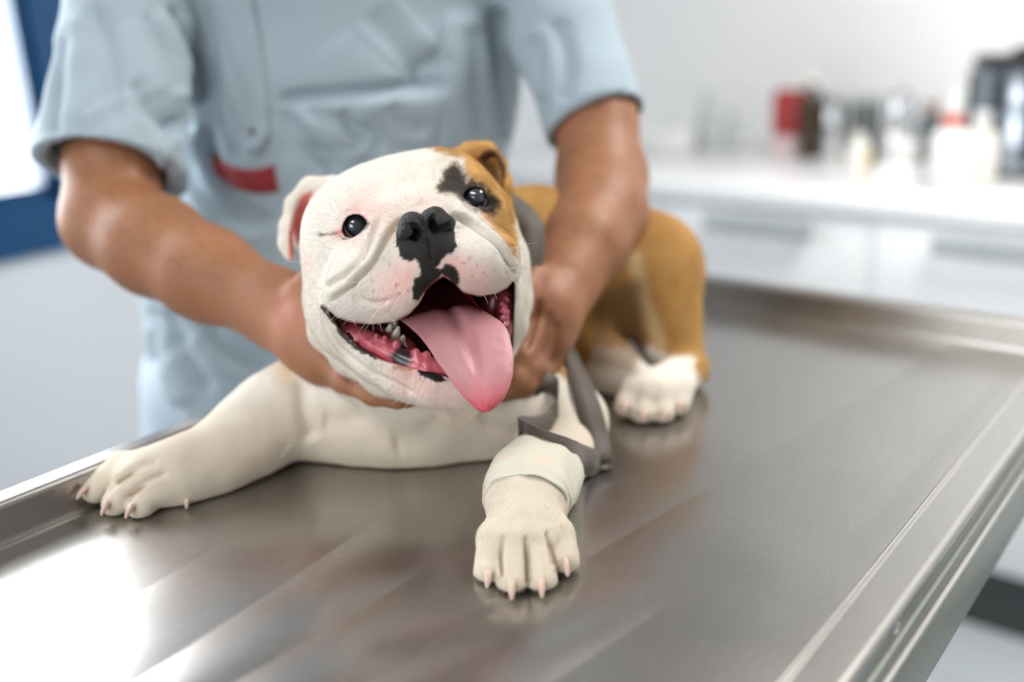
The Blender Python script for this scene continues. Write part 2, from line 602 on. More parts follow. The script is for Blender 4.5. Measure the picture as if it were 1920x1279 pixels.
def room():
    structure('floor', MB().box((XL - .1, YF - .1, -.1), (XR + .1, YB + .1, 0)), tile_floor())
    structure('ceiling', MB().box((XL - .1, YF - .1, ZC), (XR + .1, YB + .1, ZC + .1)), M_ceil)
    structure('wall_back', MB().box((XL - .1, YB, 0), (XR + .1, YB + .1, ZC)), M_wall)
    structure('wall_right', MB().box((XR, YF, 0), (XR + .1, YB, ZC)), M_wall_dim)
    # left wall with a window opening; the wall runs on below the sill
    w0, w1, z0, z1 = -.95, 1.96, .905, 2.30
    wl = MB()
    wl.box((XL - .1, YF, 0), (XL, YB, z0)); wl.box((XL - .1, YF, z1), (XL, YB, ZC))
    wl.box((XL - .1, YF, z0), (XL, w0, z1)); wl.box((XL - .1, w1, z0), (XL, YB, z1))
    structure('wall_left', wl, M_wall_blue)
    t = .095
    win = MB()
    win.box((XL - .08, w0, z0), (XL + .02, w1, z0 + t)); win.box((XL - .08, w0, z1 - t), (XL + .02, w1, z1))
    posts = [(w0, w0 + t), (-.03, .065), (.905, 1.03), (w1 - t, w1)]
    for ya, yb in posts:
        win.box((XL - .08, ya, z0 + t), (XL + .02, yb, z1 - t))
    # inner bead
    for (_, a), (b, _) in zip(posts[:-1], posts[1:]):
        win.box((XL - .03, a, z0 + t), (XL + .005, a + .02, z1 - t)); win.box((XL - .03, b - .02, z0 + t), (XL + .005, b, z1 - t))
        win.box((XL - .03, a, z0 + t), (XL + .005, b, z0 + t + .02))
    w = structure('window_1', win, M_blue)
    glass = bpy.data.materials.new('window_glass'); glass.use_nodes = True
    nt = glass.node_tree; nt.nodes.clear()
    o = nt.nodes.new('ShaderNodeOutputMaterial'); mx = nt.nodes.new('ShaderNodeMixShader')
    tr = nt.nodes.new('ShaderNodeBsdfTransparent'); gl = nt.nodes.new('ShaderNodeBsdfGlossy'); fr = nt.nodes.new('ShaderNodeFresnel')
    gl.inputs['Roughness'].default_value = .02; fr.inputs[0].default_value = 1.25
    nt.links.new(fr.outputs[0], mx.inputs[0]); nt.links.new(tr.outputs[0], mx.inputs[1]); nt.links.new(gl.outputs[0], mx.inputs[2]); nt.links.new(mx.outputs[0], o.inputs[0])
    MB().box((XL - .055, w0 + .05, z0 + .05), (XL - .049, w1 - .05, z1 - .05)).build('pane', glass, w, sharp=True)
    # front wall (behind the photographer) with a wide window
    a0, a1, z0, z1 = -1.75, .95, 1.0, 2.3
    wf = MB()
    wf.box((XL, YF - .1, 0), (XR, YF, z0)); wf.box((XL, YF - .1, z1), (XR, YF, ZC))
    wf.box((XL, YF - .1, z0), (a0, YF, z1)); wf.box((a1, YF - .1, z0), (XR, YF, z1))
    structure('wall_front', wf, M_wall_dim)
    win = MB(); t = .07
    win.box((a0, YF - .08, z0), (a1, YF + .01, z0 + t)); win.box((a0, YF - .08, z1 - t), (a1, YF + .01, z1))
    for x in np.linspace(a0, a1 - t, 4):
        win.box((x, YF - .08, z0 + t), (x + t, YF + .01, z1 - t))
    w2 = structure('window_2', win, M_blue)
    MB().box((a0 + .04, YF - .05, z0 + .04), (a1 - .04, YF - .044, z1 - .04)).build('pane', glass, w2, sharp=True)
    for (x, y), lab in zip(((.15, 1.55), (-.35, -.55)), ('added square white ceiling light panel nearer the counter', 'added square white ceiling light panel behind the photographer')):
        l = thing('added_ceiling_light', (x, y, ZC), lab, 'ceiling light')  # unseen fixture, added to brighten the counter and room
        f = MB()
        for q in ((-.6, -.32, .6, -.29), (-.6, .29, .6, .32), (-.6, -.29, -.57, .29), (.57, -.29, .6, .29)):
            f.box((x + q[0], y + q[1], ZC - .06), (x + q[2], y + q[3], ZC))
        f.build('frame', M_white, l, sharp=True)
        MB().box((x - .57, y - .29, ZC - .05), (x + .57, y + .29, ZC - .04)).build('diffuser', M_added_lamp, l, sharp=True)


room()

# ================================================================== steel examination table
TX0, TX1, TY0, TY1 = -.765, -.197, -.02, 1.172       # inside of the tray
RIM, RW = .035, .026


def ripple(x, y):
    """the folds worn into the sheet: shallow arched strips that meet in creases and fade towards the middle"""
    b1 = -.521 - .10 * (y - .254); b2 = -.468 + .05 * (y - .290); b3 = -.400 + .130 * (y - .341)
    bs = [b1 - .085, b1, b2, b3, b3 + .085]
    fade = [(.34, .50), (.37, .54), (.36, .52), (.42, .58)]
    z = np.zeros_like(x)
    for k in range(4):
        w = np.maximum(bs[k + 1] - bs[k], .02); u = (x - bs[k]) / w
        f = 1 - smooth(*fade[k], y)
        z += np.where((u > 0) & (u < 1), 0.034 * w * 4 * u * (1 - u) * (1 if k else .45) * f, 0)
    u = x - b3                                                  # the long diagonal bend
    z -= .0026 * np.exp(-np.abs(u) / .085) * smooth(.35, .5, y)
    return z


def table():
    T = thing('examination_table', ((TX0 + TX1) / 2, .58, 0), 'long stainless steel examination table with raised rim, under the bulldog', 'table')
    st = steel('worn_stainless_steel', .19)
    st2 = steel('rim_stainless_steel', .17, scratch=False)
    grey = mat('grey_green_painted_steel', (.27, .29, .255), .42, metal=.4, bump=.03, bscale=60)
    # tray: a fine sheet with the dents and folds of use
    nx, ny = 300, 420
    X, Y = np.meshgrid(np.linspace(TX0, TX1, nx), np.linspace(TY0, TY1, ny), indexing='ij')
    Z = TABLE_Z + ripple(X, Y)
    Z += .0006 * fbm(np.stack([X.ravel() * 9, Y.ravel() * 5, X.ravel() * 0], 1), 5, 3).reshape(X.shape)
    edge = np.minimum(np.minimum(X - TX0, TX1 - X), np.minimum(Y - TY0, TY1 - Y))
    Z = TABLE_Z + (Z - TABLE_Z) * smooth(0, .03, edge)
    V = np.stack([X, Y, Z], -1).reshape(-1, 3)
    i = np.arange(nx * ny).reshape(nx, ny)
    Q = np.stack([i[:-1, :-1], i[1:, :-1], i[1:, 1:], i[:-1, 1:]], -1).reshape(-1, 4)
    make_mesh('tray', V, Q, st, T)
    # folded rim: profile swept round the four sides (inner foot, inner wall, rounded top, outer wall)
    prof = [(0, -.002), (.002, .003), (.0021, .005), (.0024, RIM - .0065), (.0025, RIM - .005), (.004, RIM - .0015), (.0065, RIM), (.0075, RIM), (RW - .0050, RIM)] + [(RW - .004, RIM), (RW - .001, RIM - .0012), (RW, RIM - .004), (RW, RIM - .006), (RW, .006), (RW - .004, .004)]
    XO = -.163                                              # outer line of the low right edge
    path = [(XO, TY0, 0, -1), (TX0, TY0, -1, -1), (TX0, TY1, -1, 1), (XO, TY1, 0, 1)]
    mb = MB(); V = []; F = []
    for x, y, sx, sy in path:
        for o, h in prof:
            V.append((x + sx * o, y + sy * o, TABLE_Z + h))
    n = len(prof)
    for c in range(3):
        for k in range(n - 1):
            F.append((c * n + k, (c + 1) * n + k, (c + 1) * n + k + 1, c * n + k + 1))
    F.append(tuple(range(n))); F.append(tuple(3 * n + n - 1 - k for k in range(n)))
    mb.add(V, F); mb.build('rim', st2, T)
    # the right edge is low: a rolled bead, a flat ledge, a rounded nose
    pr = [(-.1985, -.003), (-.1980, .0010), (-.1973, .0024), (-.1962, .0031), (-.1951, .0029), (-.1942, .0020), (-.1936, .0013), (-.1926, .0010), (-.1920, .0010), (-.1690, .0010), (-.1682, .0010), (-.1655, .0004), (-.1637, -.0010), (XO, -.0035), (XO, -.0060), (XO - .004, -.0060)]
    V = []; F = []; n = len(pr)
    for y in (TY0, TY1):
        V += [(x, y, TABLE_Z + z) for x, z in pr]
    for k in range(n - 1): F.append((k, k + 1, n + k + 1, n + k))
    F.append(tuple(range(n - 1, -1, -1))); F.append(tuple(n + k for k in range(n)))
    MB().add(V, F).build('edge_ledge', st, T)
    # side rails under the rim: upper band, bright ridge, lower band
    ox0, ox1, oy0, oy1 = TX0 - RW, XO, TY0 - RW, TY1 + RW

    def band(name, o, za, zb, ma, bev=.002):
        b = MB()
        b.box((ox0 - o, oy0 - o, za), (ox1 + o, oy0 - o + .03, zb), bev); b.box((ox0 - o, oy1 + o - .03, za), (ox1 + o, oy1 + o, zb), bev)
        b.box((ox0 - o, oy0 - o, za), (ox0 - o + .03, oy1 + o, zb), bev); b.box((ox1 + o - .03, oy0 - o, za), (ox1 + o, oy1 + o, zb), bev)
        return b.build(name, ma, T)
    band('upper_rail', -.002, .8635, .8935, grey, .001)
    band('step', .001, .8635, .8770, grey, .001)
    band('ridge', .005, .8560, .8632, st2, .003)
    band('lower_rail', .003, .800, .8555, grey, .0015)
    MB().box((ox0 + .01, oy0 + .01, .83), (ox1 - .01, oy1 - .01, .890)).build('under_plate', grey, T, sharp=True)
    for x in (ox0 + .14, ox1 - .20):
        for y in (oy0 + .20, oy1 - .24):
            MB().box((x - .02, y - .02, 0.02), (x + .02, y + .02, .86), .003).build('leg', st2, T)
            MB().lathe([(.026, 0), (.026, .015), (.016, .022)], (x, y, 0), 20).build('foot', mat('black_rubber_foot', (.02, .02, .02), .7), T)
    # rivet on the right side
    r = MB().ball((ox1 - .0015, .592, .8890), (.0022, .0046, .0046), 14, 10)
    r.build('rivet', M_chrome, T)


table()


# ================================================================== counter along the back wall
def counter():
    y0, y1 = 2.02, YB - .002
    wt = MB().box((XL + .003, 1.99, .862), (XR - .003, YB - .002, .900), .004).build('worktop', M_worktop)
    tag(wt, 'white worktop running along the back wall under the bottles', 'worktop')
    # drawer units, each with two fronts and bar handles
    w = .49; x = -.67 - w * 2
    first = None
    labs = ['white drawer unit at the left end, behind the person in blue', 'white drawer unit behind the rump of the bulldog, grey bar handle',
            'white drawer unit behind the far right corner of the steel table', 'fourth white drawer unit of the row, counted from the blue window',
            'fifth white drawer unit of the row, counted from the blue window', 'sixth and last white drawer unit, counted from the blue window']
    for i, lab in enumerate(labs):
        xa = x + i * w
        if xa < XL: xa0 = XL + .002
        else: xa0 = xa
        if i == 0:
            c = xa + w / 2
            first = thing('drawer_unit', (c, y0, 0), lab, 'cabinet', 'white drawer units under the worktop')
            MB().box((c - w / 2 + .001, y0, .002), (c + w / 2 - .001, y1, .861)).build('body', M_white, first, sharp=True)
            MB().box((c - w / 2 + .001, y0 - .002, .0), (c + w / 2 - .001, y0 + .02, .145)).build('plinth', M_kick, first, sharp=True)
            for za, zb, hz in ((.15, .475, .41), (.48, .855, .805)):
                d = MB().box((c - w / 2 + .002, y0 - .022, za), (c + w / 2 - .002, y0 - .001, zb), .002).build('drawer', M_white, first)
                h = MB()
                h.box((c - .125, y0 - .050, hz), (c + .125, y0 - .040, hz + .045), .003)
                h.box((c - .118, y0 - .042, hz + .015), (c - .104, y0 - .021, hz + .03)); h.box((c + .104, y0 - .042, hz + .015), (c + .118, y0 - .021, hz + .03))
                h.build('handle', M_handle, d)
        else:
            r = first.copy(); COL.objects.link(r); r.location = (xa + w / 2, y0, 0); r['label'] = lab
            for ch in first.children:
                k = ch.copy(); COL.objects.link(k); k.parent = r; k.matrix_parent_inverse = ch.matrix_parent_inverse.copy()
                for g in ch.children:
                    q = g.copy(); COL.objects.link(q); q.parent = k


counter()

M_red = mat('red_carton', (.36, .035, .03), .5, vary=.2, vscale=30)
M_pinkw = mat('pale_pink_carton', (.72, .56, .58), .6)
M_brown = mat('brown_bottle_glass', (.045, .028, .014), .12)
M_olive = mat('dark_olive_plastic', (.045, .045, .03), .3)
M_cream = mat('cream_plastic', (.78, .76, .70), .4)
M_greyglass = mat('smoky_grey_glass', (.11, .12, .12), .08)
M_pale = mat('milky_plastic', (.78, .80, .79), .35)
M_yellow = mat('yellow_label', (.72, .48, .10), .5)
M_redcap = mat('coral_red_cap', (.62, .10, .05), .4)
M_black = mat('black_plastic', (.012, .014, .016), .25)
M_steelblue = mat('brushed_steel_drum', (.50, .56, .64), .18, metal=1)
M_clearish = mat('pale_glass', (.62, .68, .69), .1, trans=.35)
M_wax = mat('white_paper', (.86, .86, .85), .7)


def at(px, py, y):
    """where the sight line through a pixel meets the plane Y = y"""
    r = PW(px, py, 1.0) - CAM
    return CAM + r * (y / r[1])


def counter_things():
    Z0 = .9005

    def xw(px, y): return at(px, 260, y)[0]

    def th(name, x, y, lab, cat, group=None): return thing(name, (x, y, Z0), lab, cat, group)
    # red carton with a pale foot
    y = 2.50; x0, x1 = xw(1455, y), xw(1502, y); h = .165
    t = th('medicine_carton', (x0 + x1) / 2, y, 'tall red and pale pink carton standing by the wall, left of the dark bottle', 'box')
    MB().box((x0, y - .03, Z0 + .05), (x1, y + .03, Z0 + h), .002).build('carton', M_red, t)
    MB().box((x0, y - .03, Z0), (x1, y + .03, Z0 + .0498), .002).build('carton_foot', M_pinkw, t)
    # brown bottle, cream stopper
    y = 2.47; x = xw(1518, y)
    t = th('brown_bottle', x, y, 'dark brown bottle with cream stopper right beside the red carton', 'bottle')
    MB().lathe([(.026, 0), (.028, .004), (.028, .135), (.024, .155), (.013, .168), (.012, .182)], (x, y, Z0), 28).build('bottle_body', M_brown, t)
    MB().lathe([(.0145, 0), (.0145, .022), (.012, .025)], (x, y, Z0 + .1825), 24).build('cap', M_cream, t)
    # polished canister
    y = 2.50; x = xw(1562, y)
    t = th('chrome_canister', x, y, 'shiny chrome canister between the brown bottle and the smoky jar', 'canister')
    MB().lathe([(.030, 0), (.031, .003), (.031, .125), (.029, .13)], (x, y, Z0), 32).build('canister_body', M_chrome, t)
    MB().lathe([(.032, 0), (.032, .018), (.024, .027), (.008, .031)], (x, y, Z0 + .1305), 32).build('lid', M_chrome, t)
    # smoky jar
    y = 2.50; x = xw(1620, y)
    t = th('smoky_jar', x, y, 'smoky grey glass jar behind the yellow labelled bottle', 'jar')
    MB().lathe([(.036, 0), (.038, .004), (.038, .125), (.032, .14)], (x, y, Z0), 32).build('jar_body', M_greyglass, t)
    MB().lathe([(.037, 0), (.037, .016), (.033, .02)], (x, y, Z0 + .1405), 32).build('lid', M_handle, t)
    # bottle with yellow label
    y = 2.13; x = xw(1612, y)
    t = th('labelled_bottle', x, y, 'small cream bottle with a yellow label near the counter front', 'bottle')
    MB().lathe([(.024, 0), (.025, .003), (.025, .078), (.018, .09), (.012, .093)], (x, y, Z0), 28).build('bottle_body', M_cream, t)
    V = []; F = []
    for k in range(13):
        a = math.radians(-130 + k * 14)
        for hh in (.035, .084 - (.012 if k > 10 else 0)):
            V.append((x + .0256 * math.cos(a), y + .0256 * math.sin(a), Z0 + min(hh, .077)))
    for k in range(12): F.append((2 * k, 2 * k + 2, 2 * k + 3, 2 * k + 1))
    lb = MB().add(V[14:], [[i for i in f] for f in F[:6 - 1]]).build('label_band', M_yellow, t)
    MB().lathe([(.0135, 0), (.0135, .016), (.011, .018)], (x, y, Z0 + .0935), 24).build('cap', M_cream, t)
    # two chrome canisters, one on the other
    y = 2.42; x = xw(1688, y)
    t = th('chrome_canister', x, y, 'lower chrome canister of the stacked pair right of the smoky jar', 'canister', 'stacked chrome canisters')
    MB().lathe([(.036, 0), (.037, .003), (.037, .078), (.034, .082)], (x, y, Z0), 32).build('canister_body', M_chrome, t)
    MB().lathe([(.038, 0), (.038, .010), (.034, .012)], (x, y, Z0 + .0825), 32).build('lid', M_chrome, t)
    t = th('chrome_canister', x, y, 'upper chrome canister of the stacked pair, with a small knob', 'canister', 'stacked chrome canisters')
    z = Z0 + .0955
    MB().lathe([(.031, 0), (.032, .003), (.032, .058), (.029, .062)], (x, y, z), 32).build('canister_body', M_chrome, t)
    MB().lathe([(.033, 0), (.033, .008), (.012, .014), (.006, .016), (.008, .024), (.004, .027)], (x, y, z + .0625), 32).build('lid', M_chrome, t)
    # glass bottle behind
    y = 2.53; x = xw(1742, y)
    t = th('amber_bottle', x, y, 'small amber bottle with brown cap behind the red capped bottle', 'bottle')
    MB().lathe([(.024, 0), (.025, .003), (.025, .10), (.014, .118)], (x, y, Z0), 24).build('bottle_body', M_greyglass, t)
    MB().lathe([(.015, 0), (.015, .018), (.013, .02)], (x, y, Z0 + .1185), 24).build('cap', mat('ochre_cap', (.30, .13, .05), .4), t)
    # white roll / cups at the counter's front
    y = 2.08; x = xw(1676, y)
    t = th('gauze_roll', x, y, 'round white gauze roll at the front edge of the worktop', 'roll')
    MB().lathe([(.010, 0), (.031, 0), (.033, .003), (.033, .047), (.031, .05), (.010, .05), (.010, .046)], (x, y, Z0), 32).build('gauze', M_wax, t)
    y = 2.26; x = xw(1694, y)
    t = th('paper_cup', x, y, 'white paper cup behind the gauze roll, before the chrome canisters', 'cup')
    MB().lathe([(.026, 0), (.034, .075), (.0355, .078), (.034, .079), (.032, .076), (.024, .006)], (x, y, Z0), 32).build('cup', M_wax, t)
    # spray bottle, red collar and white nozzle
    y = 2.16; x = xw(1783, y)
    t = th('spray_bottle', x, y, 'milky white bottle with coral red cap and tall white nozzle', 'bottle')
    MB().lathe([(.038, 0), (.040, .004), (.040, .095), (.036, .112), (.022, .124), (.017, .128)], (x, y, Z0), 36).build('bottle_body', M_pale, t)
    MB().lathe([(.020, 0), (.020, .018), (.016, .022)], (x, y, Z0 + .1285), 28).build('cap', M_redcap, t)
    MB().lathe([(.010, 0), (.009, .030), (.005, .040), (.004, .060)], (x, y, Z0 + .151), 20).build('nozzle', M_pale, t)
    y = 2.28; x = xw(1838, y)
    t = th('round_bottle', x, y, 'wide cream plastic bottle between the spray bottle and the steel drum', 'bottle')
    MB().lathe([(.036, 0), (.038, .004), (.038, .085), (.030, .104), (.015, .110), (.015, .126)], (x, y, Z0), 32).build('bottle_body', M_cream, t)
    MB().lathe([(.0175, 0), (.0175, .018), (.014, .02)], (x, y, Z0 + .1265), 24).build('cap', M_pale, t)
    # steel drum with black lid
    y = 2.42; x = xw(1905, y); R = .095
    t = th('steel_drum', x, y, 'tall brushed steel drum with black lid at the right edge of the photo', 'container')
    MB().lathe([(R, 0), (R, .205), (R - .004, .21)], (x, y, Z0 + .02), 48).build('drum_body', M_steelblue, t)
    MB().lathe([(R + .004, 0), (R + .004, .02)], (x, y, Z0), 48).build('base_ring', M_black, t)
    MB().lathe([(R + .005, 0), (R + .006, .004), (R + .006, .018), (R, .024), (.03, .028), (.02, .04), (.0, .042)], (x, y, Z0 + .2305), 48).build('lid', M_black, t)
    for k in range(3):
        a = math.radians(-150 + 42 * k)
        cx, cy = x + (R + .003) * math.cos(a), y + (R + .003) * math.sin(a)
        MB().box((cx - .012, cy - .004, Z0 + .03), (cx + .012, cy + .004, Z0 + .225), .003).build('stave', M_black, t)
    y = 2.18; x = xw(1880, y)
    t = th('metal_forceps', x, y, 'dark metal forceps lying on the worktop before the steel drum', 'tool')
    for s_ in (-1, 1):
        MB().tube(spline([(x - .05, y + .004 * s_, Z0 + .004), (x, y + .010 * s_, Z0 + .004), (x + .05, y - .012 * s_, Z0 + .004)], 14), .0025, 8).build('blade', M_chrome, t)
        MB().tube([(x + .062 + .012 * math.cos(a), y - .014 * s_ + .012 * math.sin(a), Z0 + .004) for a in np.linspace(0, 2 * math.pi, 20, endpoint=False)], .0025, 8, closed=True).build('finger_ring', M_chrome, t)
    # pale things at the left end
    y = 2.50; x = xw(1325, y)
    t = th('glass_bottle', x, y, 'pale clear glass bottle by the wall, nearest the blue sleeve', 'bottle')
    MB().lathe([(.022, 0), (.024, .003), (.024, .105), (.011, .128), (.011, .16)], (x, y, Z0), 28).build('bottle_body', M_clearish, t)
    MB().lathe([(.0135, 0), (.0135, .016), (.011, .018)], (x, y, Z0 + .1605), 24).build('cap', M_pale, t)
    y = 2.52; x = xw(1372, y)
    t = th('glass_bottle', x, y, 'pale glass bottle standing midway to the red carton', 'bottle')
    MB().lathe([(.020, 0), (.022, .003), (.022, .07), (.010, .092), (.010, .115)], (x, y, Z0), 28).build('bottle_body', M_clearish, t)
    MB().lathe([(.0125, 0), (.0125, .016), (.010, .018)], (x, y, Z0 + .1155), 24).build('cap', M_pale, t)
    y = 2.47; x0, x1 = xw(1222, y), xw(1296, y)
    t = th('tissue_box', (x0 + x1) / 2, y, 'low white tissue box beside the blue sleeve', 'box')
    MB().box((x0, y - .06, Z0), (x1, y + .06, Z0 + .062), .004).build('box_body', M_wax, t)
    MB().box(((x0 + x1) / 2 - .02, y - .04, Z0 + .0622), ((x0 + x1) / 2 + .02, y + .04, Z0 + .0632)).build('opening', M_handle, t, sharp=True)


counter_things()


# ================================================================== the bulldog (built in the camera frame, then placed in the world)
UP_C = AX @ np.array([0, 0, 1.0])                       # world up seen from the camera frame
TABLE_O = to_cam(np.array([-.5, .6, TABLE_Z]))
R80 = .80 / FPX                                        # metres per pixel at the head's distance

EYE_L = P(666, 425, .797); EYE_R = P(893, 372, .811)
EYE_POLY_L = [(642, 434), (645, 419), (652, 408), (663, 403), (676, 404), (685, 410), (692, 419), (686, 427), (673, 438), (660, 445), (648, 443)]
EYE_POLY_R = [(868, 369), (872, 360), (881, 354), (893, 353), (904, 358), (912, 370), (917, 384), (911, 391), (897, 389), (882, 383)]
MOUTH = [(612, 578), (632, 596), (660, 605), (700, 610), (740, 604), (768, 588), (786, 570), (800, 545), (815, 528), (832, 518), (850, 530),
         (868, 548), (900, 557), (930, 553), (952, 540), (962, 528), (963, 560), (960, 600), (958, 650), (950, 700), (925, 725),
         (880, 722), (838, 704), (800, 692), (762, 686), (715, 672), (675, 650), (645, 622)]


def head_ops():
    o = []
    A = lambda px, py, d, r, k=.02: o.append(('add', Ell(P(px, py, d), np.array(r)), k))
    tl = np.array([[math.cos(.19), -math.sin(.19), 0], [math.sin(.19), math.cos(.19), 0], [0, 0, 1.0]])
    o.append(('add', Ell(P(766, 424, .868), np.array([.0820, .0610, .086]), tl), .0))   # skull, tilted
    A(690, 420, .845, (.050, .036, .055))                     # brow left
    A(838, 372, .852, (.036, .038, .052))                     # brow right
    A(650, 515, .838, (.0345, .050, .050), .03)               # cheek left
    A(912, 495, .846, (.0300, .056, .050), .03)               # cheek right
    A(668, 600, .835, (.032, .034, .045), .03)                # jowl left
    A(938, 565, .846, (.0180, .036, .045), .03)               # jowl right
    A(785, 470, .800, (.056, .044, .052), .03)                # muzzle root
    A(707, 532, .772, (.0385, .0330, .034), .014)             # upper lip pad left
    A(668, 560, .795, (.0250, .0205, .030), .012)             # its outer end
    A(755, 545, .765, (.0260, .0270, .029), .012)
    A(893, 490, .776, (.0320, .0285, .034), .014)             # upper lip pad right
    A(938, 500, .797, (.0130, .0215, .030), .012)
    A(850, 500, .768, (.0200, .0240, .026), .012)
    A(803, 468, .757, (.0240, .0270, .022), .012)             # under the nose
    A(798, 405, .775, (.034, .020, .024), .015)               # fold over the nose
    o += chain([P(620, 592, .822), P(650, 630, .812), P(697, 668, .800), P(756, 704, .790), P(812, 726, .783), P(862, 728, .785), P(908, 712, .80), P(938, 668, .825)],
               [.0145, .0150, .0140, .0140, .0145, .0135, .011, .009], .012)   # lower jaw rim
    A(800, 690, .830, (.055, .022, .045), .02)                # jaw body
    o += chain([P(600, 560, .842), P(612, 622, .838), P(655, 672, .830), P(715, 710, .818), P(775, 735, .806)], [.012, .0120, .0115, .0105, .009], .010)   # skin fold along the jaw
    o += chain([P(958, 480, .852), P(966, 555, .850), P(962, 610, .845), P(950, 660, .842)], [.010, .0088, .0075, .0065], .014)
    # eyelids
    o.append(('add', Ell(EYE_L, (.0165, .0155, .0138)), .012)); o.append(('add', Ell(EYE_R, (.0165, .0155, .0138)), .012))
    # ears
    o += chain([P(622, 356, .880), P(584, 355, .880), P(553, 384, .876), P(541, 425, .872), P(539, 456, .868), P(545, 478, .864)],
               [.013, .0088, .0068, .0060, .0058, .0050], .010)
    o.append(('add', Ell(P(570, 410, .892), (.016, .030, .0060)), .012))
    o += chain([P(862, 306, .894), P(888, 284, .888), P(914, 283, .880), P(935, 308, .876), P(947, 345, .874), P(951, 378, .876)],
               [.014, .0085, .0060, .0052, .0050, .0045], .008)
    o.append(('add', Ell(P(920, 335, .899), (.016, .028, .0050)), .012))
    return o


def carve_ops():
    o = [('sub', Prism(MOUTH, .785, .60, .838), .0045),
         ('sub', Prism(EYE_POLY_L, .784, .60, EYE_L[2] + .004), .0025), ('sub', Prism(EYE_POLY_R, .798, .60, EYE_R[2] + .004), .0025)]
    for u, v in ((779, 442), (818, 426)):
        o.append(('sub', Ell(P(u, v, .740), (.0042, .0040, .013)), .002))
    # hollows of the ears
    o.append(('sub', Ell(P(567, 428, .868), (.0098, .0275, .017)), .006))
    o.append(('sub', Ell(P(920, 340, .876), (.0105, .024, .017)), .006))
    return o


def paw(o, wrist, mid, tips, rw, rt, side_toe=None, k=.008):
    """a paw: wrist -> arched toes"""
    o += [('add', Cap(wrist, mid, rw, rw * .82), .015)]
    for kn, tip in tips:
        o += [('add', Cap(mid + (kn - mid) * .35, kn, rw * .55, rt), .010), ('add', Cap(kn, tip, rt, rt * .92), .003)]


CLAWS = []


def body_ops():
    o = []
    A = lambda px, py, d, r, k=.03: o.append(('add', Ell(P(px, py, d), np.array(r)), k))
    C = lambda pts, rr, k=.03: o.extend(chain([P(*p) for p in pts], rr, k))
    C([(790, 520, .895), (820, 620, .94), (840, 700, .97)], [.072, .078, .085], .03)   # neck
    A(770, 765, .955, (.108, .068, .092))                                  # chest
    A(640, 745, .945, (.050, .058, .060))                                  # shoulders
    A(945, 765, .955, (.050, .060, .066))
    C([(860, 600, 1.0), (1000, 490, 1.06), (1130, 500, 1.10), (1205, 515, 1.11)], [.085, .074, .070, .066])      # trunk
    A(1238, 505, 1.085, (.044, .058, .055), .02)                           # haunch
    A(1243, 590, 1.075, (.036, .060, .045), .02)
    C([(1262, 610, 1.07), (1290, 690, 1.055)], [.028, .020], .02)          # shank to hock
    C([(1296, 695, 1.052), (1262, 715, 1.02), (1222, 738, .99)], [.0165, .019, .021], .015)
    C([(1100, 640, 1.07), (1150, 690, 1.045), (1185, 715, 1.03)], [.036, .024, .018], .02)   # far thigh and flank, low
    # left foreleg, stretched over the rim corner
    C([(610, 745, .945), (520, 775, .915), (455, 828, .893), (395, 868, .874)], [.052, .034, .030, .027], .03)
    C([(395, 868, .874), (330, 888, .858), (280, 893, .848)], [.027, .026, .022], .02)
    # right foreleg
    C([(1020, 735, .975), (1068, 790, .940), (1070, 862, .895)], [.040, .030, .026], .03)
    C([(1058, 870, .885), (1012, 890, .825), (988, 922, .780)], [.026, .0290, .0318], .018)
    C([(988, 922, .780), (985, 990, .748)], [.0318, .0285], .012)

    def toes(mid, kns, tips, rk, rt, claw_dir, kk=.003):
        for a, b in zip(kns, tips):
            a, b = P(*a), P(*b)
            o.append(('add', Cap(mid, a, rk * 1.15, rk), .012)); o.append(('add', Cap(a, b, rk, rt), kk))
            d = b - a; d /= np.linalg.norm(d)
            CLAWS.append((b + d * rt * .30 + claw_dir * rt * .78 + UP_C * rt * .55, d, rt))
    front = np.array([0, 0, -1.0])
    toes(P(985, 985, .752), [(928, 1015, .735), (964, 1018, .724), (1010, 1016, .724), (1044, 1003, .737)],
         [(919, 1072, .720), (961, 1092, .707), (1014, 1088, .707), (1056, 1051, .725)], .0128, .0122, front, .0022)
    toes(P(330, 884, .856), [(228, 876, .858), (248, 898, .846), (290, 914, .840)],
         [(180, 918, .849), (218, 944, .836), (264, 950, .831)], .0138, .0118, front, .0022)
    toes(P(1235, 730, 1.0), [(1188, 732, .992), (1212, 740, .985), (1248, 738, .985), (1278, 728, .995)],
         [(1174, 762, .982), (1206, 776, .973), (1243, 774, .973), (1272, 758, .985)], .0135, .0120, front)
    o.append(('add', Ell(P(915, 1012, .742), (.0075, .011, .008)), .006))   # dew toe
    o.append(('add', Ell(P(352, 916, .848), (.006, .012, .008)), .006))
    return o


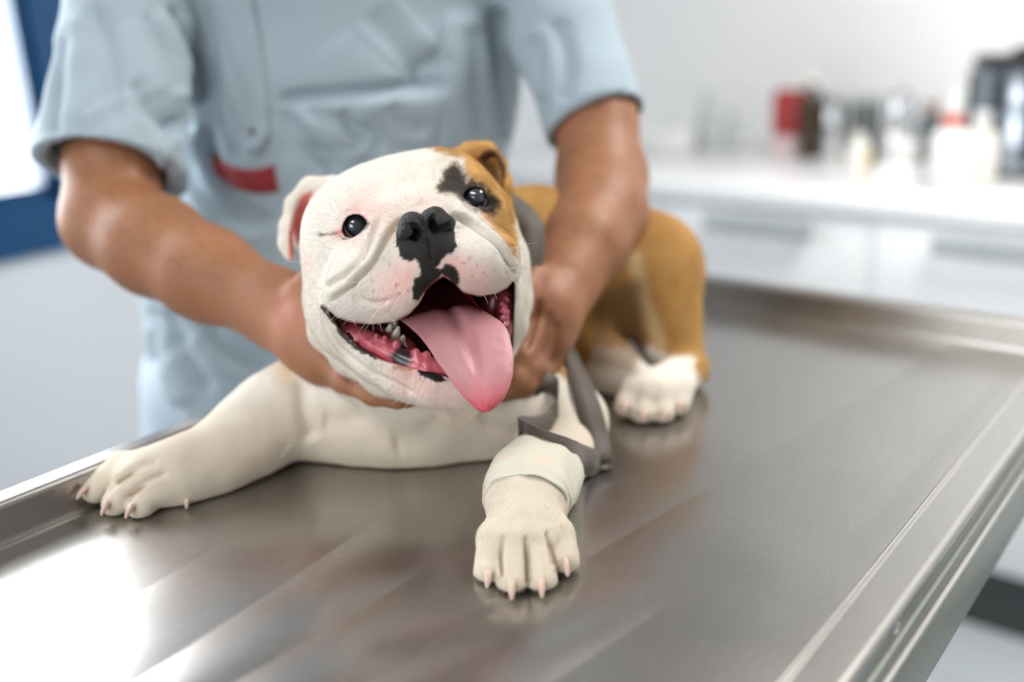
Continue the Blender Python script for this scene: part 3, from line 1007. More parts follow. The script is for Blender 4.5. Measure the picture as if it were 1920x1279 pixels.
# creases and folds of the face: (polyline px, depth m, half width px, one-sided fold height m)
FOLDS = [
    ([(772, 398), (742, 424), (722, 452), (700, 492), (664, 532), (632, 556), (613, 572)], -.0050, 3.8, .0028),   # lip pad / cheek fold
    ([(716, 400), (700, 440), (684, 478), (655, 512), (622, 532), (598, 552)], -.0030, 4.5, .0022),
    ([(660, 520), (664, 545), (680, 562), (705, 568), (735, 560)], -.0026, 4.5, .0018),
    ([(690, 500), (676, 512), (664, 530)], -.0012, 4.0, .0008),
    ([(838, 398), (866, 412), (900, 432), (936, 462), (958, 498), (968, 520)], -.0042, 4.5, -.0034),
    ([(850, 376), (890, 398), (925, 428), (952, 458), (974, 498), (980, 545)], -.0026, 5.5, -.0024),
    ([(850, 425), (880, 432), (905, 446)], -.0010, 4.0, 0),
    ([(930, 470), (945, 492), (950, 520)], -.0010, 4.0, 0),
    ([(604, 570), (612, 612), (640, 655), (690, 694), (742, 722), (790, 742)], -.0026, 5.0, .0016),
    ([(592, 575), (600, 625), (630, 672), (684, 712), (735, 740)], -.0016, 5.0, .0010),
    ([(760, 290), (768, 325), (776, 360)], -.0016, 14, 0),
    ([(735, 345), (755, 365), (770, 385)], -.0014, 8, 0),
    ([(820, 330), (805, 355), (795, 375)], -.0010, 8, 0),
    ([(618, 440), (630, 447), (645, 438)], -.0010, 3.5, 0),
    ([(640, 440), (660, 452), (682, 442), (698, 425)], -.0010, 4.0, 0),
    ([(645, 402), (662, 394), (682, 400)], -.0009, 3.5, 0),
    ([(866, 350), (884, 343), (905, 348), (920, 366)], -.0010, 4.0, 0),
    ([(880, 392), (905, 400), (925, 398)], -.0012, 4.0, 0),
    ([(803, 447), (806, 470), (810, 492)], -.0022, 2.2, 0),                                                    # philtrum
    ([(700, 700), (735, 714), (770, 735)], -.0012, 4.0, 0),
]
LEG_FOLDS = [
    ([(944, 1000), (938, 1040), (940, 1080)], -.0032, 4.5, 0), ([(985, 1000), (988, 1050), (990, 1100)], -.0042, 4.8, 0), ([(1024, 992), (1034, 1028), (1042, 1066)], -.0036, 4.5, 0),
    ([(300, 862), (258, 876), (222, 900), (196, 928)], -.0034, 6, 0), ([(318, 886), (276, 902), (248, 922), (236, 946)], -.0036, 6, 0),
    ([(1200, 715), (1195, 740), (1190, 765)], -.0014, 4, 0), ([(1230, 718), (1228, 745), (1225, 770)], -.0016, 4, 0), ([(1262, 715), (1262, 735), (1258, 765)], -.0014, 4, 0),
    ([(690, 770), (650, 790), (600, 790)], -.004, 20, 0), ([(830, 770), (790, 815), (730, 835)], -.004, 24, 0), ([(565, 700), (570, 770), (590, 830)], -.006, 15, 0), ([(900, 770), (930, 800), (980, 820)], -.003, 20, 0),
]

WHITE = np.array([.75, .705, .64]); CREAM = np.array([.56, .47, .35]); TAN = np.array([.40, .22, .068]); TAN_D = np.array([.29, .145, .040])
BLACK = np.array([.020, .018, .017]); PINK = np.array([.80, .47, .43]); FLESH = np.array([.46, .085, .10])
TAN_FACE = [(782, 255), (800, 282), (838, 292), (868, 300), (872, 330), (884, 350), (900, 395), (902, 410), (922, 428), (940, 452), (958, 480), (972, 484), (973, 450), (966, 418), (974, 400), (1030, 400), (1030, 240), (850, 240)]
BLACK_EYE = [(836, 314), (850, 306), (864, 312), (873, 330), (876, 340), (886, 338), (905, 344), (922, 358), (936, 376), (934, 392), (922, 404), (905, 402), (888, 391), (868, 377), (852, 367), (822, 364), (816, 352), (828, 334)]
NOSE_SKIN = [(742, 436), (748, 470), (749, 480), (754, 488), (766, 490), (776, 487), (786, 494), (790, 505), (788, 514), (778, 522), (772, 540), (774, 558), (784, 564), (798, 550), (812, 534), (824, 519),
             (828, 512), (838, 520), (850, 534), (861, 536), (864, 522), (858, 508), (846, 498), (834, 494), (826, 502), (818, 501), (826, 488), (836, 478), (848, 474), (855, 460), (852, 444), (852, 425), (800, 392)]
LIP_SPOT = [(781, 697), (786, 690), (797, 684), (812, 690), (826, 702), (842, 717), (826, 719), (812, 716), (800, 711), (790, 706)]
PINKS = [(760, 515, 34, .75), (740, 560, 40, .45), (848, 500, 26, .9), (880, 528, 34, .6), (905, 515, 30, .35), (668, 402, 26, .55), (700, 392, 34, .45), (640, 440, 16, .6), (664, 450, 18, .45), (790, 712, 46, .45), (760, 696, 26, .6),
         (850, 735, 40, .35), (796, 388, 44, .25), (575, 492, 20, .3), (735, 535, 30, .35), (915, 412, 14, .2), (480, 792, 14, .5)]
EAR_PINK = [(590, 352), (578, 395), (569, 440), (556, 472), (546, 488), (540, 480), (541, 440), (550, 400), (566, 366)]
EAR_DARK = [(884, 290), (915, 300), (942, 340), (957, 385), (930, 370), (905, 330)]
TAN_BODY = [(900, 330), (1345, 330), (1360, 735), (1322, 735), (1296, 672), (1250, 662), (1228, 650), (1200, 650), (1120, 652), (1100, 700), (1122, 830), (1106, 862), (1092, 800), (1072, 742), (1046, 700), (1000, 600), (940, 480)]


def headness(V, uv):
    """1 on the head, 0 on the body"""
    zc = .905 - .045 * smooth(640, 720, uv[:, 1])
    return smooth(zc + .012, zc - .012, V[:, 2]) * smooth(805, 780, uv[:, 1])


def coat_colour(V, N, cav):
    """coat and skin colour at each point, some shade painted in; cav is the distance to the cavity walls"""
    uv0 = seen(V); n = len(V)
    j = np.stack([vnoise(V * 420, 3), vnoise(V * 420, 4)], 1) * 2.6 + np.stack([vnoise(V * 150, 5), vnoise(V * 150, 6)], 1) * 3
    uv = uv0 + j
    h = headness(V, uv0)
    c = np.tile(WHITE, (n, 1))
    mixin = lambda c, col, w: c + (np.asarray(col) - c) * np.clip(w, 0, 1)[:, None]
    # warm shades of the coat
    c = mixin(c, CREAM, .30 * smooth(-.2, 1.2, fbm(V * 22, 8, 3)))
    # body tan
    b = 1 - h
    d = poly_sd(TAN_BODY, uv0 + j * 2.2)
    back = b * smooth(.915, .935, V[:, 2])
    t = smooth(7, -9, d) * back
    tc = TAN[None] + (TAN_D - TAN)[None] * smooth(-.6, 1.0, fbm(V * 26, 9, 3))[:, None] * .8
    c = c + (tc - c) * t[:, None]
    d, sd, run = line_d([(1190, 485), (1204, 560), (1236, 645)], uv0); c = mixin(c, [.62, .47, .27], smooth(24, 4, d) * back * .6)
    c = mixin(c, [.16, .09, .04], smooth(30, 0, poly_sd([(1130, 560), (1188, 540), (1196, 640), (1180, 690), (1125, 670)], uv0)) * back * .8)  # belly hollow: shade beside the thigh painted into the coat
    sp = np.exp(-(((uv0[:, 0] - 537) / 20) ** 2 + ((uv0[:, 1] - 692) / 36) ** 2)) * b
    c = mixin(c, [.62, .40, .18], sp * .6)
    # chest and legs: creamier fur, with some of their shade painted in
    leg = b * smooth(690, 800, uv0[:, 1])
    c = mixin(c, CREAM, leg * .62)
    for ln in ([(942, 1010), (938, 1045), (941, 1078)], [(986, 1010), (988, 1050), (990, 1098)], [(1026, 1000), (1035, 1030), (1044, 1068)], [(262, 880), (222, 905)], [(278, 905), (244, 930)]):
        d, sd, run = line_d(ln, uv0); c = mixin(c, [.22, .125, .06], smooth(6.5, 1.5, d) * smooth(.0, .5, run) * b * .75)
    # head
    d = poly_sd(TAN_FACE, uv)
    tf = TAN[None] + (np.array([.62, .36, .13]) - TAN)[None] * smooth(-.4, .8, fbm(V * 60, 12, 2))[:, None]
    c = c + (tf - c) * (smooth(4, -7, d) * h)[:, None]
    for u, v, r, s in PINKS:
        w = np.exp(-(((uv0[:, 0] - u) ** 2 + (uv0[:, 1] - v) ** 2) / (r * r)))
        c = mixin(c, PINK, w * s * h * (1 + .35 * vnoise(V * 260, 14)))
    # pores of the lip pads
    spot = smooth(.48, .72, vnoise(V * 430, 21)) * np.maximum(np.exp(-(((uv0[:, 0] - 740) / 50) ** 2 + ((uv0[:, 1] - 535) / 42) ** 2)), np.exp(-(((uv0[:, 0] - 882) / 42) ** 2 + ((uv0[:, 1] - 508) / 36) ** 2)))
    c = mixin(c, [.42, .16, .14], spot * .75 * h)
    c = mixin(c, [.62, .42, .20], h * .45 * np.exp(-(((uv0[:, 0] - 738) / 14) ** 2 + ((uv0[:, 1] - 425) / 26) ** 2)))
    wet = np.zeros(n)
    d = poly_sd(EAR_PINK, uv0); w = smooth(4, -5, d) * h * smooth(.010, .005, np.abs(Ell(P(567, 428, .868), (.0098, .0275, .017)).d(V))); c = mixin(c, [.62, .16, .14], w)
    w = h * smooth(.006, .002, np.abs(Ell(P(920, 340, .876), (.0105, .024, .017)).d(V))) * (uv0[:, 0] > 880) * (V[:, 2] > .868); c = mixin(c, [.16, .075, .045], w)
    d = poly_sd(BLACK_EYE, uv); bk = np.array([.075, .048, .026])[None] + (BLACK * .6 - np.array([.075, .048, .026]))[None] * np.clip(smooth(-3, -14, d) + .5 * vnoise(V * 330, 15), 0, 1)[:, None]
    c = c + (bk - c) * (smooth(6, -6, d + 3 * vnoise(V * 380, 16)) * h * .96)[:, None]
    w = smooth(1.5, -2.0, poly_sd(NOSE_SKIN, uv0 + j * .9)) * h; c = mixin(c, BLACK * 1.25, w); wet = np.maximum(wet, w * .15)
    w = smooth(1.5, -2.5, poly_sd(LIP_SPOT, uv0 + j * .8)) * h; c = mixin(c, BLACK, w); wet = np.maximum(wet, w * .8)
    # lid rims
    for poly, base in ((EYE_POLY_L, [.05, .022, .018]), (EYE_POLY_R, [.010, .009, .009])):
        d = poly_sd(poly, uv0)
        w = smooth(2.6, 1.0, np.abs(d)) * h; c = mixin(c, base, w); wet = np.maximum(wet, w * .7)
        c = mixin(c, base, (d < 0) * h)
    for u, v in ((779, 442), (818, 426)):
        c = mixin(c, BLACK * .3, smooth(13, 9, np.hypot(uv0[:, 0] - u, uv0[:, 1] - v)) * h)  # nostril holes: their inner darkness painted on
    w = np.exp(-(((uv0[:, 0] - 638) / 8) ** 2 + ((uv0[:, 1] - 436) / 6) ** 2)); c = mixin(c, [.66, .25, .24], w * h)
    d, sd, run = line_d([(601, 441), (618, 440), (630, 436)], uv); c = mixin(c, BLACK * 2, smooth(4, 1, d) * h * .7)
    d, sd, run = line_d([(642, 446), (656, 448)], uv); c = mixin(c, BLACK * 2, smooth(3, 1, d) * h * .7)
    d, sd, run = line_d([(912, 378), (930, 376)], uv); c = mixin(c, BLACK, smooth(7, 2, d) * h)
    # mouth: walls of the cavity are wet flesh, the lower lip's edge is black and pink
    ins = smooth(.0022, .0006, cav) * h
    deep = smooth(.770, .805, V[:, 2])  # flesh darkens with depth: the mouth's shade painted in
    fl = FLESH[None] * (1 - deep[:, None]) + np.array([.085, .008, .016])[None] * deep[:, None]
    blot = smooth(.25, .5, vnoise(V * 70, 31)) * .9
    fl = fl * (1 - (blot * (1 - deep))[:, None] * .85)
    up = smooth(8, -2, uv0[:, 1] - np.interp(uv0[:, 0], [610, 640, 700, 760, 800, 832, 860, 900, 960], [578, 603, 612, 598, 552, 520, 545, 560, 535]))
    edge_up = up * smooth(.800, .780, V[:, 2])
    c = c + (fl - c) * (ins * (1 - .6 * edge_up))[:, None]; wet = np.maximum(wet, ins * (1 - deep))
    d, sd, run = line_d([(606, 575), (624, 600), (640, 622), (662, 648), (690, 664), (704, 671)], uv)
    w = smooth(5.5, 3, d) * h; c = mixin(c, BLACK * 1.2, w * .95); wet = np.maximum(wet, w * .8)
    d, sd, run = line_d([(736, 688), (752, 692), (768, 695)], uv); c = mixin(c, [.42, .20, .09], smooth(6, 1, d) * h * .8)
    return np.clip(c, 0, 1), wet


def fold_push(V, N, folds, lim):
    uv = seen(V); push = np.zeros(len(V))
    face = smooth(.05, .35, -(N * V).sum(1) / np.linalg.norm(V, axis=1)) * lim
    for line, dep, w, side in folds:
        line = spline(line, len(line) * 4)
        lo, hi = line.min(0) - 40 - 3 * w, line.max(0) + 40 + 3 * w
        k = np.where((uv[:, 0] > lo[0]) & (uv[:, 0] < hi[0]) & (uv[:, 1] > lo[1]) & (uv[:, 1] < hi[1]) & (face > 0))[0]
        d, sd, run = line_d(line, uv[k])
        f = smooth(0, .14, run) * smooth(1, .86, run)
        q = dep * np.exp(-(d / w) ** 2)
        if side:
            s = np.where(sd * np.sign(side) > 0, 1, 0)
            q = q + abs(side) * s * (d / (2.2 * w)) * np.exp(1 - d / (2.2 * w)) * .9
        push[k] += q * f
    return push * face


def build_dog():
    loc = to_world(P(860, 800, .93)); loc[2] = TABLE_Z
    D = thing('bulldog', loc, 'white and tan bulldog puppy lying on the steel table with its mouth wide open', 'dog')
    H = head_ops(); Bo = body_ops(); Ca = carve_ops()
    floor_cut = [('sub', Half(TABLE_O + UP_C * .0008, -UP_C), .002)]
    ops = H + Bo + Ca + floor_cut
    ops[len(H) + len(Bo) + len(Ca)] = ('sub', Half(TABLE_O + UP_C * .0008, -UP_C), .002)
    xs = axis([(-.385, -.205, .0030), (-.205, .062, .00125), (.062, .235, .0030)])
    ys = axis([(-.178, .205, .00128)])
    zs = axis([(.672, .735, .0017), (.735, .905, .00125), (.905, 1.19, .0035)])
    V, Q = surface_nets(ops, xs, ys, zs, smooth_n=2)
    N = normals(V, Q)
    lim_head = headness(V, seen(V))
    V = V + N * (fold_push(V, N, FOLDS, lim_head) + fold_push(V, N, LEG_FOLDS, 1 - lim_head))[:, None]
    V = V + N * (.0005 * fbm(V * 60, 2, 2))[:, None]
    hgt = (V - TABLE_O) @ UP_C
    V = V + np.maximum(.0008 - hgt, 0)[:, None] * UP_C
    N = normals(V, Q)
    cav = np.abs(Ca[0][1].d(V)); cav[V[:, 2] > .842] = .02
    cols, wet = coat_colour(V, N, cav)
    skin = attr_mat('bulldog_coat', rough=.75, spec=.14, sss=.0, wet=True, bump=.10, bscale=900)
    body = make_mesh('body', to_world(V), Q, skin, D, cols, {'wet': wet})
    return D, body, V, Q, N, cav


DOG, DOG_BODY, DV, DQ, DN, DCAV = build_dog()


def dog_parts():
    # ---- eyes
    for c, turn in ((EYE_L + np.array([0, 0, -.0022]), np.array([.24, -.12, 0])), (EYE_R + np.array([0, 0, -.0022]), np.array([-.22, -.06, 0]))):
        r = .0122
        n, mm = 48, 40
        g = turn - c / np.linalg.norm(c); g /= np.linalg.norm(g)
        a = np.cross(g, [0, 1, 0]); a /= np.linalg.norm(a); b = np.cross(g, a)
        mb = MB().ball(c, r, n, mm, np.stack([a, b, g]))
        V = np.array(mb.v); q = (V - c) / r
        ang = np.degrees(np.arccos(np.clip(q @ g, -1, 1)))
        bulge = 1 + .07 * smooth(48, 20, ang)
        V = c + q * r * bulge[:, None]
        iris = np.array([.016, .009, .006]); pupil_reflection = np.array([.046, .056, .072]); scl = np.array([.60, .50, .48])  # pupil tone carries the slate window reflection as colour
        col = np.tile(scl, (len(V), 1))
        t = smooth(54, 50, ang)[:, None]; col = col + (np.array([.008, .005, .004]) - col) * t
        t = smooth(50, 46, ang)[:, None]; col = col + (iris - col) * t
        t = smooth(46, 36, ang)[:, None]; col = col + (pupil_reflection - col) * t
        if 'wet_eye' not in bpy.data.materials:
            attr_mat('wet_eye', rough=.05, spec=1.0, coat=1.0)
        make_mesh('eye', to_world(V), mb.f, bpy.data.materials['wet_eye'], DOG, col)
    # ---- nose leather
    o = []
    A = lambda px, py, d, r, k=.004: o.append(('add', Ell(P(px, py, d), np.array(r)), k))
    A(797, 432, .753, (.0190, .0140, .0160))
    A(772, 425, .7440, (.0098, .0112, .0115)); A(816, 415, .7440, (.0102, .0112, .0115))
    A(758, 440, .7450, (.0060, .0052, .0085)); A(839, 418, .7450, (.0062, .0054, .0085))
    A(797, 432, .7420, (.0085, .0135, .0100)); A(802, 462, .7455, (.0125, .0120, .0085), .006)
    lobes = list(o)

    def S(pts, rr, sink, k=.0012):
        q = spline([(*p, 0) for p in pts], 16)
        rr = np.interp(np.linspace(0, 1, 16), np.linspace(0, 1, len(rr)), rr)
        C = [P(p[0], p[1], surf(lobes, p[0], p[1]) + sink) for p in q]
        for i in range(15): o.append(('sub', Cap(C[i], C[i + 1], rr[i], rr[i + 1]), k))
    S([(770, 420), (779, 426), (784, 436), (781, 446), (771, 450), (758, 450), (745, 448)], [.0009, .0022, .0032, .0033, .0024, .0011, .0006], .0012)
    S([(813, 404), (809, 414), (812, 425), (820, 431), (832, 426), (842, 419), (848, 413)], [.0009, .0022, .0032, .0033, .0024, .0011, .0006], .0012)
    S([(782, 436), (778, 446)], [.0036, .0030], .006); S([(812, 419), (820, 429)], [.0036, .0030], .006)
    S([(785, 389), (790, 402), (795, 420), (799, 438)], [.0008, .0011, .0009, .0004], 0, .003)
    S([(800, 442), (803, 458), (806, 478)], [.0008, .0009, .0008], 0, .0006)
    xs = axis([(P(735, 0, .745)[0], P(862, 0, .745)[0], .00055)]); ys = axis([(P(0, 380, .745)[1], P(0, 500, .745)[1], .00055)]); zs = axis([(.7245, .764, .00055)])
    V, Q = surface_nets(o, xs, ys, zs, smooth_n=2)
    N = normals(V, Q)
    V = V + N * (.00022 * vnoise(V * 1300, 3) + .00016 * vnoise(V * 2600, 4))[:, None]
    cb = .018 + .007 * smooth(.2, 1, vnoise(V * 900, 9))
    nose = make_mesh('nose', to_world(V), Q, mat('nose_leather', (.016, .0155, .015), .30, spec=.45, bump=.8, bscale=1500), DOG)
    # ---- tongue
    rows = [((800, 606, .822), (884, 590, .826)), ((764, 601, .806), (894, 577, .812)), ((750, 600, .796), (908, 583, .798)), ((768, 615, .786), (926, 594, .786)), ((786, 632, .776), (941, 604, .775)),
            ((800, 650, .767), (953, 620, .766)), ((814, 671, .759), (961, 648, .757)), ((827, 690, .752), (964, 672, .7505)), ((841, 709, .747), (963, 696, .7455)), ((855, 727, .7435), (958, 720, .742)),
            ((868, 743, .741), (950, 739, .7395)), ((881, 757, .739), (939, 754, .738)), ((893, 768, .738), (926, 766, .737)), ((903, 774, .739), (915, 773, .738))]
    mid = [(826, 590), (836, 588), (849, 596), (860, 609), (868, 626), (876, 645), (884, 664), (890, 682), (896, 699), (901, 716), (905, 733), (908, 748), (908, 760), (909, 770)]
    RL = spline([r[0] for r in rows], 60); RR = spline([r[1] for r in rows], 60); RM = spline([(*q, 0) for q in mid], 60)
    nu = 41; top = []; bot = []
    for i in range(60):
        L, Rr = RL[i], RR[i]; s = i / 59
        tm = np.clip(((RM[i, 0] - L[0]) / (Rr[0] - L[0])), .25, .75)
        for k in range(nu):
            f = k / (nu - 1)
            px = L[0] + (Rr[0] - L[0]) * f; py = L[1] + (Rr[1] - L[1]) * f; d = L[2] + (Rr[2] - L[2]) * f
            g = f / tm * .5 if f < tm else .5 + (f - tm) / (1 - tm) * .5
            lobe = math.sin(math.pi * g) ** .6
            groove = math.exp(-((g - .5) / .085) ** 2) * (.0080 * (1 - smooth(.36, .74, s)) + .0004)
            lift = .0105 * lobe * (1 - .45 * s) + .0035 * math.exp(-((g - .25) / .16) ** 2) * (1 - smooth(.2, .6, s)) - groove
            rise = 13 * lobe * (1 - smooth(.05, .28, s)) - groove * 1100 * (1 - smooth(.0, .35, s)) * .9
            p = P(px, py - rise, d - lift)
            top.append(p)
            th = .0065 * (1 - (2 * abs(f - .5)) ** 4) * (1 - .35 * s) + .0012
            bot.append(P(px, py - rise * .6, d - lift * .75 + th))
    T = np.array(top).reshape(60, nu, 3); Bm = np.array(bot).reshape(60, nu, 3)
    V = np.concatenate([T.reshape(-1, 3), Bm.reshape(-1, 3)])
    i = np.arange(60 * nu).reshape(60, nu); jx = i + 60 * nu
    Q = [np.stack([i[:-1, :-1], i[1:, :-1], i[1:, 1:], i[:-1, 1:]], -1).reshape(-1, 4), np.stack([jx[:-1, :-1], jx[:-1, 1:], jx[1:, 1:], jx[1:, :-1]], -1).reshape(-1, 4),
         np.stack([i[:-1, 0], jx[:-1, 0], jx[1:, 0], i[1:, 0]], -1), np.stack([i[:-1, -1], i[1:, -1], jx[1:, -1], jx[:-1, -1]], -1),
         np.stack([i[0, :-1], i[0, 1:], jx[0, 1:], jx[0, :-1]], -1), np.stack([i[-1, :-1], jx[-1, :-1], jx[-1, 1:], i[-1, 1:]], -1)]
    Q = np.concatenate(Q)
    V = relax(relax(V, Q, .5), Q, .5)
    N = normals(V, Q)
    if ((N[:60 * nu]) * V[:60 * nu]).sum() > 0:
        Q = Q[:, ::-1]; N = -N
    V = V + N * (.00018 * vnoise(V * 700, 5) + .00035 * vnoise(V * 160, 6))[:, None]
    uv = seen(V)
    c = np.tile([.49, .235, .25], (len(V), 1))
    s = np.concatenate([np.repeat(np.linspace(0, 1, 60), nu)] * 2)
    f = np.concatenate([np.tile(np.linspace(0, 1, nu), 60)] * 2)
    rim = np.maximum(smooth(.56, .95, s), smooth(.76, 1.0, np.abs(2 * f - 1)) * smooth(.55, .9, s) * .85)
    c = c + (np.array([.54, .075, .10]) - c) * rim[:, None]
    c = c + (np.array([.60, .14, .16]) - c) * (smooth(.35, .9, vnoise(V * np.array([420, 420, 420]), 8)) * .4)[:, None]
    c = c + (np.array([.52, .24, .27]) - c) * (smooth(.2, 0, s) * .8)[:, None]
    tm_ = attr_mat('tongue_flesh', rough=.42, spec=.40, sss=.10, bump=.10, bscale=1300)
    make_mesh('tongue', to_world(V), Q, tm_, DOG, c)
    # ---- lower gum: wet pink flesh with papillae and dark blotches, both corners
    wet_m = attr_mat('gum_flesh', rough=.24, spec=.6, sss=.08)

    def gum(lines, bumps, k=.004, dark=()):
        o = []
        for pts, r in lines:
            o += chain([P(*p) for p in spline(pts, 16)], list(np.interp(np.linspace(0, 1, 16), np.linspace(0, 1, len(r)), r)), k)
        for a, b, r in bumps:
            o.append(('add', Cap(P(*a), P(*b), r * 1.15, r * .8), .0022))
        pts = np.array([o_[1].c for o_ in o]); lo, hi = pts.min(0) - .014, pts.max(0) + .014
        h = .0008
        V, Q = surface_nets(o, *[axis([(lo[i], hi[i], h)]) for i in range(3)], smooth_n=2)
        uv = seen(V)
        c = np.tile([.56, .115, .15], (len(V), 1)) + .10 * vnoise(V * 220, 3)[:, None] * np.array([1, .5, .5])
        c = np.clip(c, .02, 1)
        for u, v, r in dark:
            q = np.hypot(uv[:, 0] - u, uv[:, 1] - v) + 3 * vnoise(V * 260, 7)
            c = c + (np.array([.030, .022, .024]) - c) * smooth(r, r * .55, q)[:, None]
        dp = smooth(.785, .82, V[:, 2])[:, None]; c = c + (np.array([.16, .02, .03]) - c) * dp * .7  # gum darkened with depth too, as mouth shade
        make_mesh('gum', to_world(V), Q, wet_m, DOG, c)
    gum([([(626, 596, .818), (650, 614, .812), (680, 634, .803), (712, 650, .795), (740, 664, .789), (768, 680, .784), (800, 690, .783), (830, 700, .784)], [.006, .0075, .008, .008, .008, .009, .009, .007]),
         ([(640, 606, .828), (680, 625, .824), (720, 640, .818), (760, 660, .808)], [.008, .009, .010, .010])],
        [((646, 612, .803), (650, 624, .799), .0022), ((660, 622, .800), (666, 640, .795), .0026), ((676, 628, .797), (688, 641, .791), .0030), ((706, 640, .793), (706, 629, .787), .0024), ((720, 645, .791), (722, 633, .784), .0026),
         ((738, 655, .787), (744, 642, .783), .0036), ((786, 686, .777), (780, 660, .779), .0042), ((800, 694, .776), (800, 665, .779), .0042), ((640, 604, .806), (636, 600, .803), .0024)],
        dark=[(752, 672, 26), (757, 650, 10), (648, 628, 12), (657, 638, 10), (668, 648, 9), (632, 608, 8), (684, 660, 8)])
    gum([([(948, 545, .820), (947, 575, .820), (943, 605, .820), (938, 640, .822)], [.005, .006, .0065, .0065]), ([(935, 545, .830), (925, 570, .833), (915, 600, .835)], [.009, .011, .012])],
        [((946, 575, .808), (940, 570, .803), .0024), ((949, 585, .808), (941, 583, .802), .0028), ((948, 596, .808), (939, 597, .802), .0026), ((950, 606, .809), (944, 610, .803), .0024), ((952, 562, .809), (948, 558, .805), .0022)],
        dark=[(960, 545, 7)])
    # ---- palate: ridged roof of the mouth
    nx, ny = 30, 24; V = []
    for i in range(nx):
        for k in range(ny):
            u, v = i / (nx - 1), k / (ny - 1)
            px = 735 + 175 * u; base = 592 - 78 * math.sin(math.pi * u)
            V.append(P(px, base + (20 + 10 * math.sin(math.pi * u)) * v * .5 + 1.6 * math.sin(v * 26), .790 + .046 * v))
    V = np.array(V); i = np.arange(nx * ny).reshape(nx, ny)
    Q = np.stack([i[:-1, :-1], i[1:, :-1], i[1:, 1:], i[:-1, 1:]], -1).reshape(-1, 4)
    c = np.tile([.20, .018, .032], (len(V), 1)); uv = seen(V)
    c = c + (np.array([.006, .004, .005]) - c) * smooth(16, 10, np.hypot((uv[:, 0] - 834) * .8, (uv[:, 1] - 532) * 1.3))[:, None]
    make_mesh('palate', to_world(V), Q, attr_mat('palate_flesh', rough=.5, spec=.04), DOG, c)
    # ---- teeth
    tooth = mat('tooth_enamel', (.80, .755, .64), .2, spec=.5, sss=.05)
    for base, tip, r in [((738, 640, .806), (748, 612, .800), .0040), ((752, 645, .803), (757, 628, .798), .0032), ((760, 658, .797), (758, 640, .792), .0022), ((728, 628, .814), (733, 606, .808), .0034), ((738, 612, .822), (742, 592, .816), .0030),
                         ((900, 560, .835), (898, 576, .830), .0026)]:
        a, b = P(*base), P(*tip); n_ = 9
        MB().tube([to_world(a + (b - a) * t) for t in np.linspace(0, 1, n_)], [r * (1 - .12 * t - .72 * t ** 3) for t in np.linspace(0, 1, n_)], 12).build('tooth', tooth, DOG)
    # ---- claws
    cm = mat('claw_horn', (.58, .42, .35), .3, spec=.5, sss=.1)
    down = -UP_C
    extra = [(P(902, 1016, .734), np.array([-.1, .8, -.5]), .0080), (P(352, 928, .842), np.array([.1, .9, -.4]), .0115)]
    for p, d, rt in CLAWS + extra:
        d = d / np.linalg.norm(d); L = rt * 1.05
        pts = []
        q = p.copy(); dd = d * .8 + np.array([0, 0, -.35]); dd /= np.linalg.norm(dd)
        for i_ in range(7):
            pts.append(q.copy()); dd = dd + down * .10; dd /= np.linalg.norm(dd); q = q + dd * L / 6
            h = (q - TABLE_O) @ UP_C
            if h < .0015: q = q + UP_C * (.0015 - h)
        MB().tube([to_world(q) for q in pts], [rt * .20, rt * .215, rt * .21, rt * .20, rt * .175, rt * .14, rt * .07], 10).build('claw', cm, DOG)
    # ---- bandage round the right foreleg
    pts = spline([P(1016, 888, .830), P(1000, 904, .80), P(989, 926, .776), P(986, 946, .766)], 26)
    V = []; n = 44
    for i, p in enumerate(pts):
        t = pts[min(i + 1, 25)] - pts[max(i - 1, 0)]; t /= np.linalg.norm(t)
        a = np.cross(t, UP_C); a /= np.linalg.norm(a); b = np.cross(a, t)
        s = i / 25
        r = .0366 - .0042 * smooth(.3, 1, s)  + .0004 * math.sin(i * 1.1) - .0016 * smooth(.10, 0, s)
        for k in range(n):
            g = 2 * math.pi * k / n
            rr = r + .0010 * math.sin(3 * g + 7 * s) * s + .0007 * math.sin(7 * g - 5 * s)
            q = p + rr * (math.cos(g) * a + math.sin(g) * b)
            h = (q - TABLE_O) @ UP_C
            if h < .0012: q = q + UP_C * (.0012 - h)
            V.append(q)
    F = [(i * n + k, i * n + (k + 1) % n, (i + 1) * n + (k + 1) % n, (i + 1) * n + k) for i in range(25) for k in range(n)]
    # turned in at the lower edge
    last = len(V)
    for k in range(n):
        V.append(pts[-1] + (V[25 * n + k] - pts[-1]) * .955)
    F += [(25 * n + k, 25 * n + (k + 1) % n, last + (k + 1) % n, last + k) for k in range(n)]
    ban = make_mesh('bandage', to_world(np.array(V)), F, mat('bandage_gauze', (.60, .575, .485), .85, bump=.25, bscale=500), DOG)
    tag(ban, 'white gauze bandage wrapped round the foreleg')


dog_parts()


